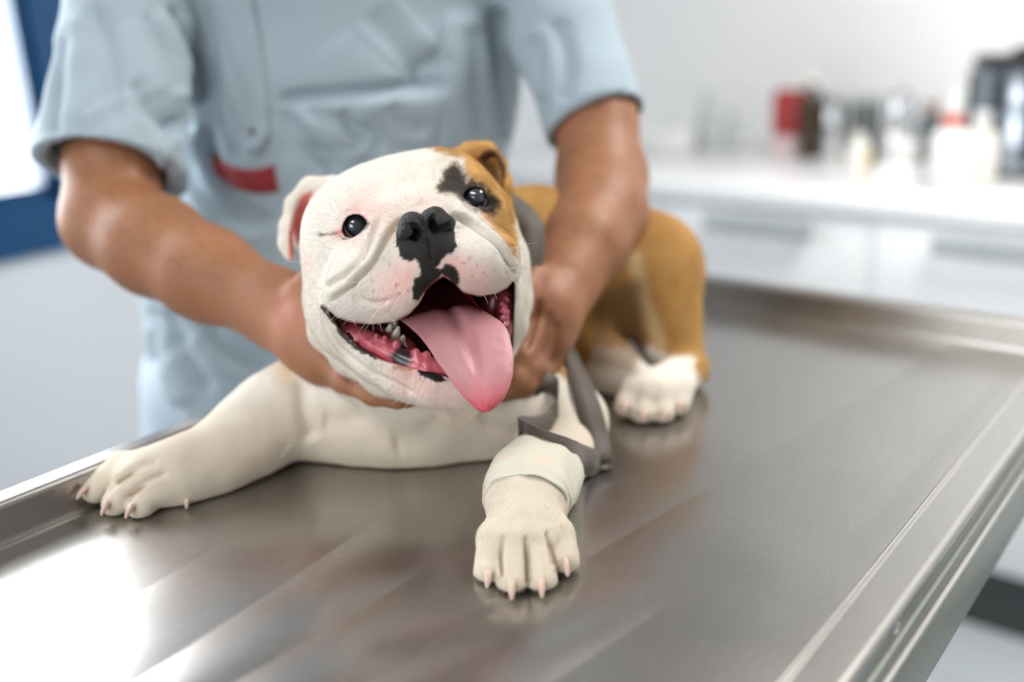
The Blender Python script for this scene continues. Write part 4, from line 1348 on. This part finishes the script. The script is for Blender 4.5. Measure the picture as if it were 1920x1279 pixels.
# ---- short fur of head and near paw, and the whiskers
def hair_object(name, roots, tips, mids, rad, cols, ma):
    n = len(roots); hc = bpy.data.hair_curves.new(name); hc.add_curves([4] * n)
    t = np.array([0, .33, .67, 1.0])[None, :, None]
    a, b, c = roots[:, None], mids[:, None], tips[:, None]
    pts = (1 - t) ** 2 * a + 2 * t * (1 - t) * b + t * t * c
    hc.position_data.foreach_set('vector', to_world(pts.reshape(-1, 3)).astype(np.float32).ravel())
    r = np.repeat(rad[:, None], 4, 1) * np.array([1, .85, .6, .12])
    at_ = hc.attributes.get('radius') or hc.attributes.new('radius', 'FLOAT', 'POINT')
    at_.data.foreach_set('value', r.astype(np.float32).ravel())
    ca = hc.attributes.new('coat', 'FLOAT_COLOR', 'CURVE')
    ca.data.foreach_set('color', np.hstack([cols, np.ones((n, 1))]).astype(np.float32).ravel())
    hc.materials.append(ma)
    o = bpy.data.objects.new(name, hc); COL.objects.link(o); o.parent = DOG
    o.matrix_parent_inverse = Matrix.Translation(-Vector(DOG.location))
    return o


def fur():
    V, Q, N = DV, DQ, DN
    fa = V[Q].mean(1)
    ar = np.linalg.norm(np.cross(V[Q[:, 2]] - V[Q[:, 0]], V[Q[:, 3]] - V[Q[:, 1]]), axis=1) / 2
    uvf = seen(fa); fn = N[Q].mean(1)
    vis = (fn * fa).sum(1) / np.linalg.norm(fa, axis=1)
    headf = (fa[:, 2] < np.where(uvf[:, 1] > 680, .852, .90)) & (uvf[:, 1] < 790) & (uvf[:, 0] > 500) & (uvf[:, 0] < 1000)
    pawf = (uvf[:, 0] > 850) & (uvf[:, 0] < 1130) & (uvf[:, 1] > 900) & (fa[:, 2] < .80)
    w = ar * ((headf * 1.0 + pawf * .6) * (vis < .35))
    w[~np.isfinite(w)] = 0
    n = 150000
    k = RNG.choice(len(Q), n, p=w / w.sum())
    b = RNG.dirichlet(np.ones(4), n)
    R0 = (V[Q[k]] * b[:, :, None]).sum(1); Nn = (N[Q[k]] * b[:, :, None]).sum(1); Nn /= np.linalg.norm(Nn, axis=1)[:, None]
    uv = seen(R0)
    cols, wet = coat_colour(R0, Nn, np.abs(np.full(n, 1.0)))
    cavd = (DCAV[Q[k]] * b).sum(1)
    hd = (R0[:, 2] < .90) & (uv[:, 1] < 775)
    bald = (cavd < .0022) & hd
    bald |= poly_sd(EYE_POLY_L, uv) < 4; bald |= poly_sd(EYE_POLY_R, uv) < 3
    bald |= (np.hypot((uv[:, 0] - 798) / 54, (uv[:, 1] - 432) / 44) < 1)
    bald |= (poly_sd(NOSE_SKIN, uv) < 0) & (uv[:, 1] < 458)
    bald |= poly_sd(EAR_PINK, uv) < 0
    bald |= (wet > .5) & (RNG.random(n) < .6)
    # comb: away from the nose, sweeping back over brow and cheeks
    src = P(797, 430, .735)
    fl = R0 - src; fl += np.array([0, .004, .02])
    tp = fl - Nn * (fl * Nn).sum(1)[:, None]
    body = ~hd
    dn = np.tile(np.array([0, .9, -.4]), (n, 1)); tb = dn - Nn * (dn * Nn).sum(1)[:, None]
    tp = np.where(body[:, None], tb, tp)
    tp /= np.maximum(np.linalg.norm(tp, axis=1), 1e-6)[:, None]
    jit = RNG.normal(0, .20, (n, 3)); cl = np.stack([vnoise(R0 * 120, q) for q in (41, 42, 43)], 1) * .22
    d = tp + jit + cl; d -= Nn * (d * Nn).sum(1)[:, None]; d /= np.maximum(np.linalg.norm(d, axis=1), 1e-6)[:, None]
    muzz = np.exp(-(((uv[:, 0] - 790) / 120) ** 2 + ((uv[:, 1] - 500) / 75) ** 2))
    L = (.0058 - .0032 * muzz) * RNG.uniform(.65, 1.25, n)
    L = np.where(body, .0046 * RNG.uniform(.6, 1.2, n), L)
    keep = ~bald
    lift = RNG.uniform(.10, .30, n)[:, None]
    base = R0 - Nn * .0004
    tipd = d * (1 - .25 * lift) + Nn * lift
    mids = base + (d * .45 + Nn * (lift * .9)) * L[:, None] * .6
    tips = base + tipd * L[:, None]
    cols = np.clip(cols * RNG.uniform(.88, 1.10, n)[:, None], 0, .9)
    hm = attr_mat('fur_hair', rough=.6, spec=.08)
    k = keep
    f = hair_object('fur', base[k], tips[k], mids[k], np.full(k.sum(), .000052), cols[k], hm)
    tag(f, kind='stuff')
    # whiskers
    wr, wt = [], []
    bvh = BVHTree.FromPolygons([tuple(v) for v in V], [tuple(q) for q in Q[(fa[:, 2] < .9)]])

    def root(px, py):
        r = P(px, py, 1.0); h = bvh.ray_cast(Vector((0, 0, 0)), Vector(r).normalized())
        return np.array(h[0]) if h[0] is not None else P(px, py, .78)
    for a, b_, dz in [((690, 535), (632, 575), 0), ((705, 550), (622, 604), -.01), ((700, 556), (640, 612), -.01), ((722, 562), (682, 625), -.02), ((735, 560), (672, 622), -.02), ((735, 548), (695, 578), -.03), ((752, 566), (708, 612), -.02),
                      ((760, 545), (735, 580), -.03), ((690, 526), (630, 540), 0), ((680, 545), (612, 562), 0), ((668, 562), (598, 622), 0), ((715, 575), (668, 590), -.02), ((948, 470), (1010, 455), .01), ((944, 480), (985, 462), 0),
                      ((950, 500), (1002, 520), .02), ((958, 520), (1008, 590), .02), ((946, 508), (992, 500), .01), ((760, 738), (733, 762), -.01), ((775, 742), (757, 770), -.01), ((790, 745), (764, 776), -.01), ((800, 748), (772, 768), -.01),
                      ((905, 550), (915, 570), -.01), ((925, 548), (932, 562), -.01), ((898, 350), (880, 325), -.02), ((712, 605), (716, 622), -.01), ((700, 604), (700, 624), -.01), ((660, 596), (668, 612), -.01), ((735, 598), (742, 612), -.01), ((572, 492), (528, 495), .01)]:
        p = root(*a); q = P(b_[0], b_[1], p[2] + dz); wr.append(p); wt.append(q)
    wr, wt = np.array(wr), np.array(wt)
    wm = (wr + wt) / 2 + np.array([0, -.002, -.003])
    wh = hair_object('whiskers', wr, wt, wm, np.full(len(wr), .00013), np.tile([.85, .82, .76], (len(wr), 1)), hm)
    tag(wh, kind='stuff')


fur()


# ================================================================== leash and collar
DOG_BVH = BVHTree.FromPolygons([tuple(v) for v in DV], [tuple(q) for q in DQ])


def ribbon(name, pts, wid, half, th, ma, parent, closed=False, n=60, lie=True):
    """a webbing strap: centre line, width vectors, thickness (camera frame points)"""
    if closed:
        C = np.array(pts); W = np.array(wid); n = len(C)
    else:
        C = spline(pts, n); W = spline(wid, n)
    if lie and not closed:
        for _ in range(3):
            for i in range(n):
                h = DOG_BVH.ray_cast(Vector((0, 0, 0)), Vector(C[i]).normalized())
                if h[0] is not None and h[0][2] < C[i][2] + .004:
                    C[i] = C[i] * ((h[0][2] - .005) / C[i][2])
            C[1:-1] = C[1:-1] * .5 + (C[2:] + C[:-2]) * .25
    V = []
    for i in range(n):
        t = (C[(i + 1) % n] - C[i - 1]) if closed else C[min(i + 1, n - 1)] - C[max(i - 1, 0)]
        t /= np.linalg.norm(t)
        w = W[i] - t * (W[i] @ t); w /= np.linalg.norm(w); nn = np.cross(t, w)
        for a, b in ((-1, -1), (1, -1), (1, 1), (-1, 1)):
            V.append(C[i] + w * half * a + nn * th * .5 * b)
    F = []
    for i in range(n if closed else n - 1):
        j = (i + 1) % n
        for k in range(4):
            F.append((i * 4 + k, i * 4 + (k + 1) % 4, j * 4 + (k + 1) % 4, j * 4 + k))
    if not closed:
        F += [(3, 2, 1, 0), tuple((n - 1) * 4 + k for k in range(4))]
    V = np.array(V); h = (V - TABLE_O) @ UP_C
    V = V + np.maximum(.001 - h, 0)[:, None] * UP_C
    return make_mesh(name, to_world(V), F, ma, parent)


def webbing():
    ma = bpy.data.materials.new('taupe_webbing'); ma.use_nodes = True
    nt = ma.node_tree; b = nt.nodes['Principled BSDF']
    tc = nt.nodes.new('ShaderNodeTexCoord'); wv = nt.nodes.new('ShaderNodeTexWave'); wv.inputs['Scale'].default_value = 190
    wv.wave_type = 'BANDS'; wv.bands_direction = 'DIAGONAL'
    cr = nt.nodes.new('ShaderNodeMix'); cr.data_type = 'RGBA'; cr.inputs[6].default_value = (.062, .046, .034, 1); cr.inputs[7].default_value = (.098, .075, .057, 1)
    nt.links.new(tc.outputs['Object'], wv.inputs['Vector']); nt.links.new(wv.outputs['Fac'], cr.inputs[0]); nt.links.new(cr.outputs[2], b.inputs['Base Color'])
    bp = nt.nodes.new('ShaderNodeBump'); bp.inputs['Strength'].default_value = .35; bp.inputs['Distance'].default_value = .0006
    nt.links.new(wv.outputs['Fac'], bp.inputs['Height']); nt.links.new(bp.outputs[0], b.inputs['Normal'])
    b.inputs['Roughness'].default_value = .6; b.inputs['Sheen Weight'].default_value = .2
    return ma


def leash():
    ma = webbing()
    loc = to_world(P(1120, 890, .88)); loc[2] = TABLE_Z
    L = thing('dog_leash', loc, 'taupe webbing leash looped beside the bandaged foreleg of the bulldog', 'leash')
    upv = UP_C
    ribbon('strap', [P(1052, 600, .985), P(1066, 650, .965), P(1084, 705, .945), P(1104, 765, .922), P(1118, 825, .902), P(1124, 876, .886)],
           [np.array([.3, .1, 1.0]), np.array([.5, .05, .9]), np.array([.8, .05, .6]), np.array([1, -.05, .3]), np.array([1, -.05, .2]), np.array([1, -.05, .2])], .0118, .002, ma, L)
    ribbon('loop', [P(1128, 874, .884), P(1090, 860, .872), P(1046, 843, .856), P(1005, 825, .842), P(978, 812, .836), P(976, 806, .846), P(1002, 806, .866), P(1030, 795, .884), P(1045, 768, .898), P(1040, 738, .908), P(1018, 718, .915), P(985, 712, .922)],
           [upv] * 5 + [upv] * 5 + [upv * .9 + np.array([.1, 0, .4])] * 2, .0118, .002, ma, L, n=110)
    Cl = thing('dog_collar', to_world(P(985, 435, .93)), 'wide taupe collar round the neck of the bulldog, below its brown ear', 'collar')
    ribbon('band', [P(905, 352, 1.00), P(958, 384, .955), P(984, 408, .931), P(996, 440, .922), P(992, 490, .914), P(970, 548, .908), P(945, 600, .906)],
           [np.array([.8, -.5, .3]), np.array([.9, -.3, .2]), np.array([1, -.05, .15]), np.array([1, -.12, .2]), np.array([1, -.1, .3]), np.array([.9, 0, .4]), np.array([.8, .1, .5])], .0128, .0025, ma, Cl, lie=False)


leash()


# ================================================================== the person (world frame; points read along sight lines at their own distance)
def person():
    foot = np.array([-1.12, .78, 0.0])
    T = thing('person', foot, 'person in a short sleeved light blue tunic holding the bulldog with both hands', 'person')
    W = PW
    hips, chest, neckp, headp = np.array([-1.03, .77, .93]), np.array([-.975, .855, 1.27]), np.array([-.955, .885, 1.47]), np.array([-.90, .855, 1.63])
    # lateral direction of the shoulders: square to the camera
    lat = np.array([.76, .65, 0]); lat /= np.linalg.norm(lat); fro = np.array([lat[1], -lat[0], 0]); up = np.array([0, 0, 1.0])
    FR = np.stack([lat, fro, up])
    shL, shR = W(262, -120, 1.12), W(1000, -120, 1.185)
    elL, wrL = W(210, 415, 1.035), W(520, 578, .925)
    elR, wrR = W(1128, 335, 1.085), W(1058, 520, .975)
    # ---- skin
    o = []
    A = lambda c, r, k=.03: o.append(('add', Ell(c, np.array(r), FR), k))
    A(hips, (.135, .085, .14)); A((hips + chest) / 2, (.130, .075, .17)); A(chest, (.145, .085, .17))
    o.append(('add', Cap(shL, shR, .050), .04)); o.append(('add', Cap(chest + up * .12, neckp + up * .06, .075, .058), .04))
    A(headp, (.074, .098, .112), .02); A(headp + fro * .035 - up * .065, (.055, .06, .055), .03)
    o.append(('add', Cap(headp + fro * .093 + up * .02, headp + fro * .118 - up * .022, .010, .014), .012))
    for s_ in (-1, 1):
        A(headp + lat * .078 * s_ - up * .005, (.008, .018, .030), .008)
        A(headp + fro * .084 + lat * .032 * s_ + up * .022, (.020, .012, .008), .01)
        o.append(('sub', Ell(headp + fro * .098 + lat * .031 * s_ + up * .004, (.012, .010, .008)), .01))
        A(headp + fro * .078 + lat * .031 * s_ + up * .004, (.014, .014, .014), .004)
        hip = hips + lat * .085 * s_ - up * .08
        o.extend(chain([hip, np.array([foot[0], foot[1], .5]) + lat * .10 * s_, np.array([foot[0] - .02, foot[1], .09]) + lat * .11 * s_], [.085, .058, .042], .03))
    A(headp + fro * .094 - up * .052, (.024, .012, .006), .008); A(headp + fro * .092 - up * .062, (.020, .012, .006), .008)
    # arms
    o.extend(chain([shL, W(236, 60, 1.095), W(212, 300, 1.052), elL], [.048, .047, .046, .046], .02))
    o.extend(chain([elL, W(290, 460, 1.00), W(390, 515, .965), wrL], [.046, .047, .042, .0335], .025))
    o.extend(chain([shR, W(1052, 60, 1.15), W(1118, 232, 1.108), elR], [.044, .042, .043, .045], .02))
    o.extend(chain([elR, W(1124, 400, 1.045), W(1092, 460, 1.005), wrR], [.046, .046, .041, .034], .025))
    # hands
    k = .007
    pc = W(585, 628, .898)
    o.append(('add', Cap(wrL, pc, .033, .036), .02)); o.append(('add', Cap(W(590, 610, .898), W(612, 672, .885), .030, .026), .015))
    for ch, rr in (([(612, 670, .868), (652, 712, .848), (700, 737, .832), (748, 750, .822)], [.0125, .0108, .0100, .0086]),
                   ([(600, 672, .884), (645, 712, .868), (702, 738, .856), (765, 748, .850)], [.0130, .0112, .0102, .0088]),
                   ([(590, 664, .900), (632, 700, .888), (685, 730, .880), (742, 742, .876)], [.0125, .0108, .0098, .0084]),
                   ([(580, 652, .914), (612, 684, .906), (655, 710, .900), (695, 724, .896)], [.0110, .0095, .0086, .0075]),
                   ([(548, 588, .905), (566, 545, .892), (588, 520, .886), (606, 500, .884)], [.0165, .0130, .0115, .0095])):
        o.extend(chain([W(*p) for p in ch], rr, k))
    o.append(('add', Cap(wrR, W(1026, 590, .945), .034, .034), .02)); o.append(('add', Cap(W(1020, 575, .942), W(1018, 632, .935), .032, .028), .015))
    for ch, rr in (([(1002, 622, .912), (982, 672, .894), (966, 712, .884), (944, 738, .880)], [.0130, .0112, .0102, .0088]),
                   ([(1016, 636, .924), (1000, 688, .908), (982, 724, .899), (958, 744, .896)], [.0130, .0112, .0102, .0088]),
                   ([(1030, 640, .938), (1018, 692, .924), (1000, 728, .915), (976, 744, .912)], [.0125, .0108, .0098, .0084]),
                   ([(1040, 636, .952), (1034, 682, .941), (1022, 712, .935), (1004, 730, .932)], [.0110, .0095, .0086, .0075]),
                   ([(1030, 545, .945), (1002, 520, .925), (986, 545, .905), (980, 585, .894)], [.0165, .0135, .0118, .0095])):
        o.extend(chain([W(*p) for p in ch], rr, k))
    xs = axis([(-1.35, -.80, .0045), (-.80, -.40, .0028)]); ys = axis([(.36, .48, .0040), (.48, 1.12, .0032)]); zs = axis([(.02, .90, .012), (.90, 1.16, .0028), (1.16, 1.80, .0055)])
    V, Q = surface_nets(o, xs, ys, zs, smooth_n=2)
    N = normals(V, Q)
    Vc = to_cam(V)
    V = V + N * fold_push(Vc, N @ AX.T, [([(1010, 560), (1000, 610), (985, 660)], -.003, 8, 0), ([(1030, 580), (1022, 640), (1005, 690)], -.003, 8, 0), ([(1045, 600), (1040, 650), (1030, 690)], -.0025, 8, 0),
                                           ([(640, 690), (655, 715), (662, 735)], -.002, 6, 0), ([(690, 730), (694, 745)], -.0015, 5, 0), ([(520, 560), (540, 610), (560, 650)], -.001, 12, 0)], np.ones(len(V)))[:, None]
    c = np.tile([.30, .132, .064], (len(V), 1)) * (1 + .10 * fbm(V * 30, 3, 3))[:, None]
    uv = seen(Vc)
    red = np.exp(-(((uv[:, 0] - 545) / 75) ** 2 + ((uv[:, 1] - 590) / 70) ** 2)) + np.exp(-(((uv[:, 0] - 1020) / 40) ** 2 + ((uv[:, 1] - 560) / 80) ** 2)) * .5
    c = c + (np.array([.46, .20, .135]) - c) * np.clip(red, 0, 1)[:, None] * .7
    hairy = smooth(.0, .9, fbm(V * np.array([380, 380, 120]), 6, 2)) * smooth(60, -60, uv[:, 1] - 520)
    c = c * (1 - .22 * hairy[:, None])
    body = make_mesh('body', V, Q, attr_mat('skin', rough=.5, spec=.35, sss=.10, bump=.12, bscale=260), T, np.clip(c, 0, 1))
    # hair cap
    hv = [('add', Ell(headp + up * .022 - fro * .018, np.array([.082, .100, .105]), FR), 0), ('sub', Ell(headp + fro * .085 - up * .03, np.array([.085, .085, .085]), FR), .02)]
    V2, Q2 = surface_nets(hv, axis([(headp[0] - .14, headp[0] + .14, .005)]), axis([(headp[1] - .14, headp[1] + .14, .005)]), axis([(headp[2] - .12, headp[2] + .15, .005)]))
    make_mesh('hair', V2, Q2, mat('dark_hair', (.03, .02, .015), .6, bump=.6, bscale=200), T)
    # ---- shirt
    o = []
    o.append(('add', Ell(np.array([-1.015, .80, .92]), np.array([.195, .130, .22]), FR), .03))
    o.append(('add', Ell(chest + lat * .022 + np.array([0, 0, -.06]), np.array([.218, .128, .25]), FR), .06)); o.append(('add', Ell(chest + lat * .022 + up * .10, np.array([.212, .118, .14]), FR), .04))
    o.append(('add', Cap(shL + up * .002, shR + up * .002, .070), .05))
    o.append(('add', Cap(np.array([-1.01, .805, .74]) - lat * .06, np.array([-1.01, .805, .74]) + lat * .06, .125, .125), .10))
    sl_l = [shL, W(236, 60, 1.095), W(204, 320, 1.052)]; sl_r = [shR, W(1052, 60, 1.15), W(1120, 236, 1.108)]
    so = chain(sl_l, [.068, .064, .076], .02) + chain(sl_r, [.062, .059, .0585], .02)
    o += so

    def hem(a, b, r1, r2):
        """hollow the sleeve and cut it square at the hem"""
        a, b = np.asarray(a), np.asarray(b); d = b - a; d /= np.linalg.norm(d)
        return d
    dl = hem(sl_l[1], sl_l[2], 0, 0); dr = hem(sl_r[1], sl_r[2], 0, 0)
    o.append(('sub', Cap(sl_l[2] + dl * .085, sl_l[2] + dl * .30, .085, .085), .0))
    o.append(('sub', Cap(sl_r[2] + dr * .070, sl_r[2] + dr * .30, .070, .070), .0))
    # square hem: cut everything of the sleeve beyond the hem plane, and the bore for the arm
    o.append(('sub', Prism3(sl_l[2] - dl * .002, dl, .12, .14), .002)); o.append(('sub', Prism3(sl_r[2] - dr * .002, dr, .10, .12), .002))
    o.append(('sub', Cap(sl_l[2] - dl * .045, sl_l[2] + dl * .10, .055, .0735), .003)); o.append(('sub', Cap(sl_r[2] - dr * .045, sl_r[2] + dr * .10, .049, .0545), .003))
    o.append(('sub', Half(np.array([0, 0, .70]), np.array([0, 0, -1.0])), .002))
    o.append(('sub', Ell(neckp + up * .05 + fro * .02, np.array([.075, .085, .08]), FR), .01))
    xs = axis([(-1.36, -.50, .0036)]); ys = axis([(.42, 1.16, .0036)]); zs = axis([(.685, 1.50, .0036)])
    V, Q = surface_nets(o, xs, ys, zs, smooth_n=2)
    N = normals(V, Q); Vc = to_cam(V); Nc = N @ AX.T
    SF = [([(505, 195), (560, 182), (640, 175), (720, 168), (800, 160), (850, 158)], -.012, 12, .010), ([(835, 95), (800, 125), (770, 158)], -.006, 22, .003), ([(690, 20), (735, 80), (775, 140), (790, 160)], -.004, 26, .003),
          ([(520, 205), (565, 250), (610, 300), (640, 330)], -.008, 14, .006), ([(560, 200), (640, 225), (700, 260), (720, 290)], -.006, 14, .004), ([(650, 195), (660, 240), (690, 270)], -.004, 12, 0), ([(730, 190), (760, 230), (800, 250)], -.004, 14, 0),
          ([(925, 0), (935, 90), (945, 190), (950, 300)], -.010, 18, .008), ([(880, 40), (892, 140), (905, 260)], -.005, 20, 0), ([(320, 0), (345, 60), (368, 130), (380, 200)], -.010, 10, .006), ([(395, 0), (420, 80), (452, 160), (470, 230)], -.005, 12, .004),
          ([(450, 20), (470, 110), (492, 190)], -.004, 10, .003), ([(380, 225), (395, 300), (440, 370), (520, 430)], -.008, 16, .006), ([(345, 290), (370, 350), (430, 400), (500, 440)], -.006, 14, .006), ([(330, 340), (370, 400), (430, 440)], -.005, 12, .004),
          ([(170, 0), (200, 80), (215, 160), (222, 240)], -.006, 20, .004), ([(270, 20), (310, 110), (330, 180)], -.006, 16, .004), ([(245, 150), (290, 215), (345, 240)], -.006, 16, .006), ([(300, 250), (335, 235), (360, 225)], -.008, 14, 0),
          ([(130, 60), (110, 160), (98, 260)], -.004, 10, .003), ([(90, 262), (150, 300), (230, 326), (310, 338)], -.0016, 4, .0012), ([(1185, 160), (1120, 205), (1045, 240)], -.0016, 4, -.0012), ([(1040, 30), (1060, 110), (1050, 200)], -.006, 20, .004),
          ([(1000, 60), (1010, 150), (1020, 230)], -.006, 16, 0), ([(300, 580), (350, 660), (400, 740)], -.010, 20, .008), ([(380, 600), (430, 650), (500, 690)], -.007, 18, .006), ([(420, 580), (470, 600), (520, 620)], -.008, 14, .004), ([(285, 560), (300, 680), (310, 780)], -.006, 12, 0)]
    V = V + N * (1.25 * fold_push(Vc, Nc, SF, np.ones(len(V))) + .0055 * vnoise(V * np.array([11, 11, 6]), 4) + .0026 * vnoise(V * 26, 5))[:, None]
    shirt_m = mat('light_blue_cotton', (.345, .425, .48), .85, spec=.2, bump=.10, bscale=700, sheen=.15)
    shirt = make_mesh('tunic', V, Q, shirt_m, T)
    bvh = BVHTree.FromPolygons([tuple(v) for v in V], [tuple(q) for q in Q])

    def sew(name, top, bot, nu, nv, lift, ma, parent, th=.0015):
        """a cloth piece lying on the tunic: its outline is followed over the cloth"""
        a, b = spline(top, nu), spline(bot, nu); G = []
        ctr = None
        for i in range(nu):
            for j in range(nv):
                q = a[i] + (b[i] - a[i]) * j / (nv - 1)
                r = Vector(PW(q[0], q[1], 1.0) - CAM).normalized()
                h = bvh.ray_cast(Vector(CAM), r)
                p = np.array(h[0]) if h[0] is not None else PW(q[0], q[1], 1.1)
                nn = np.array(h[1]) if h[0] is not None else -np.array(r)
                G.append((p, nn))
        p = np.array([g[0] for g in G]).reshape(nu, nv, 3); nn = np.array([g[1] for g in G]).reshape(nu, nv, 3)
        for _ in range(2):
            for arr in (p, nn):
                arr[1:-1] = arr[1:-1] * .5 + (arr[2:] + arr[:-2]) * .25; arr[:, 1:-1] = arr[:, 1:-1] * .5 + (arr[:, 2:] + arr[:, :-2]) * .25
        e = np.ones((nu, nv, 1)); e[0] = e[-1] = .35; e[:, 0] = e[:, -1] = .35
        out = p + nn * lift * e; back = p - nn * .002
        V = np.concatenate([out.reshape(-1, 3), back.reshape(-1, 3)]); i = np.arange(nu * nv).reshape(nu, nv); k = i + nu * nv
        Q = np.concatenate([np.stack([i[:-1, :-1], i[1:, :-1], i[1:, 1:], i[:-1, 1:]], -1).reshape(-1, 4), np.stack([k[:-1, :-1], k[:-1, 1:], k[1:, 1:], k[1:, :-1]], -1).reshape(-1, 4),
                            np.stack([i[:-1, 0], k[:-1, 0], k[1:, 0], i[1:, 0]], -1), np.stack([i[:-1, -1], i[1:, -1], k[1:, -1], k[:-1, -1]], -1),
                            np.stack([i[0, :-1], i[0, 1:], k[0, 1:], k[0, :-1]], -1), np.stack([i[-1, :-1], k[-1, :-1], k[-1, 1:], i[-1, 1:]], -1)])
        return make_mesh(name, V, Q, ma, parent), p, nn
    # button placket with a rounded end
    sew('placket', [(388, -30), (400, 60), (415, 140), (428, 220), (446, 262), (470, 282)], [(470, -30), (488, 60), (498, 140), (507, 220), (505, 262), (486, 282)], 30, 12, .0085, shirt_m, shirt)
    em_m = mat('dark_red_patch', (.27, .012, .016), .75, bump=.5, bscale=900, vary=.45, vscale=260)
    em, _, _ = sew('emblem', [(396, 278), (412, 296), (436, 312), (466, 318), (492, 315), (514, 308)], [(400, 320), (418, 338), (444, 354), (472, 362), (498, 363), (524, 360)], 30, 10, .0035, em_m, shirt)
    tag(em, 'curved dark red cloth patch with faint lettering')
    # worn, unreadable embroidery on the patch: rows of short pale stitches
    st, pp, nn = None, None, None
    a, b = spline([(396, 278), (412, 296), (436, 312), (466, 318), (492, 315), (514, 308)], 60), spline([(400, 320), (418, 338), (444, 354), (472, 362), (498, 363), (524, 360)], 60)
    mb = MB(); R2 = random.Random(5)
    for row in (.30, .62):
        for i in range(6, 56, 3):
            q = a[i] + (b[i] - a[i]) * row
            L = (4 + 5 * R2.random()); tilt = R2.uniform(-.5, .5)
            seg = []
            for s_ in (-1, 1):
                u, v = q[0] + s_ * tilt * 4, q[1] + s_ * L * .5
                h = bvh.ray_cast(Vector(CAM), Vector(PW(u, v, 1.0) - CAM).normalized())
                seg.append(np.array(h[0]) + np.array(h[1]) * .0042)
            mb.tube(seg, .0006, 6)
    mb.build('stitching', mat('faded_pink_thread', (.42, .10, .11), .8), em)
    # button
    h = bvh.ray_cast(Vector(CAM), Vector(PW(480, 247, 1.0) - CAM).normalized()); p, n_ = np.array(h[0]), np.array(h[1])
    p = p + n_ * .006
    a_ = np.cross(n_, [0, 0, 1]); a_ /= np.linalg.norm(a_); b_ = np.cross(n_, a_)
    prof = [(.0001, .0012), (.0045, .0012), (.0062, .0028), (.0080, .0028), (.0088, .001), (.0086, -.001)]
    V3 = []; n3 = 28
    for r_, z_ in prof:
        for k_ in range(n3):
            g = 2 * math.pi * k_ / n3; V3.append(p + a_ * r_ * math.cos(g) + b_ * r_ * math.sin(g) + n_ * z_)
    F3 = [(i * n3 + k_, (i + 1) * n3 + k_, (i + 1) * n3 + (k_ + 1) % n3, i * n3 + (k_ + 1) % n3) for i in range(len(prof) - 1) for k_ in range(n3)]
    bt = make_mesh('button', V3, F3, mat('grey_snap_button', (.30, .28, .29), .3, metal=.6), shirt)
    MB().ball(p + n_ * .0015, .0042, 14, 8).build('stud', mat('brown_stud', (.06, .04, .035), .3, metal=.4), bt)
    # ---- trousers and shoes
    o = []
    for s_ in (-1, 1):
        o.extend(chain([hips + lat * .075 * s_ - up * .10, np.array([foot[0], foot[1], .5]) + lat * .10 * s_, np.array([foot[0] - .02, foot[1], .07]) + lat * .11 * s_], [.105, .080, .068], .03))
    o.append(('sub', Half(np.array([0, 0, .06]), np.array([0, 0, -1.0])), .002))
    V, Q = surface_nets(o, axis([(-1.40, -.85, .007)]), axis([(.52, 1.05, .007)]), axis([(.04, .96, .007)]))
    V = V + normals(V, Q) * (.004 * vnoise(V * np.array([14, 14, 5]), 3))[:, None]
    make_mesh('trousers', V, Q, mat('pale_blue_trousers', (.50, .60, .70), .85, bump=.1, bscale=600), T)
    for s_ in (-1, 1):
        c = np.array([foot[0] - .02, foot[1], 0]) + lat * .11 * s_
        o = [('add', Cap(c + up * .035 - fro * .05, c + up * .035 + fro * .13, .040, .042), .02), ('add', Cap(c + up * .06, c + up * .09, .045, .045), .03), ('sub', Half(np.array([0, 0, .002]), np.array([0, 0, -1.0])), .002)]
        V, Q = surface_nets(o, axis([(c[0] - .22, c[0] + .22, .006)]), axis([(c[1] - .22, c[1] + .22, .006)]), axis([(-.02, .16, .006)]))
        make_mesh('shoe', V, Q, mat('white_clog', (.75, .75, .74), .4), T)


class Prism3:
    """a short round bar starting at o along n: radius r, length L"""

    def __init__(s, o, n, r, L):
        s.o, s.n, s.r, s.L = np.asarray(o, float), np.asarray(n, float), r, L
        s.c = s.o + s.n * L / 2; s.R = math.hypot(r, L / 2)

    def d(s, p):
        q = p - s.o; h = q @ s.n; rad = np.linalg.norm(q - h[:, None] * s.n, axis=1)
        return np.maximum(np.maximum(-h, h - s.L), rad - s.r)


person()
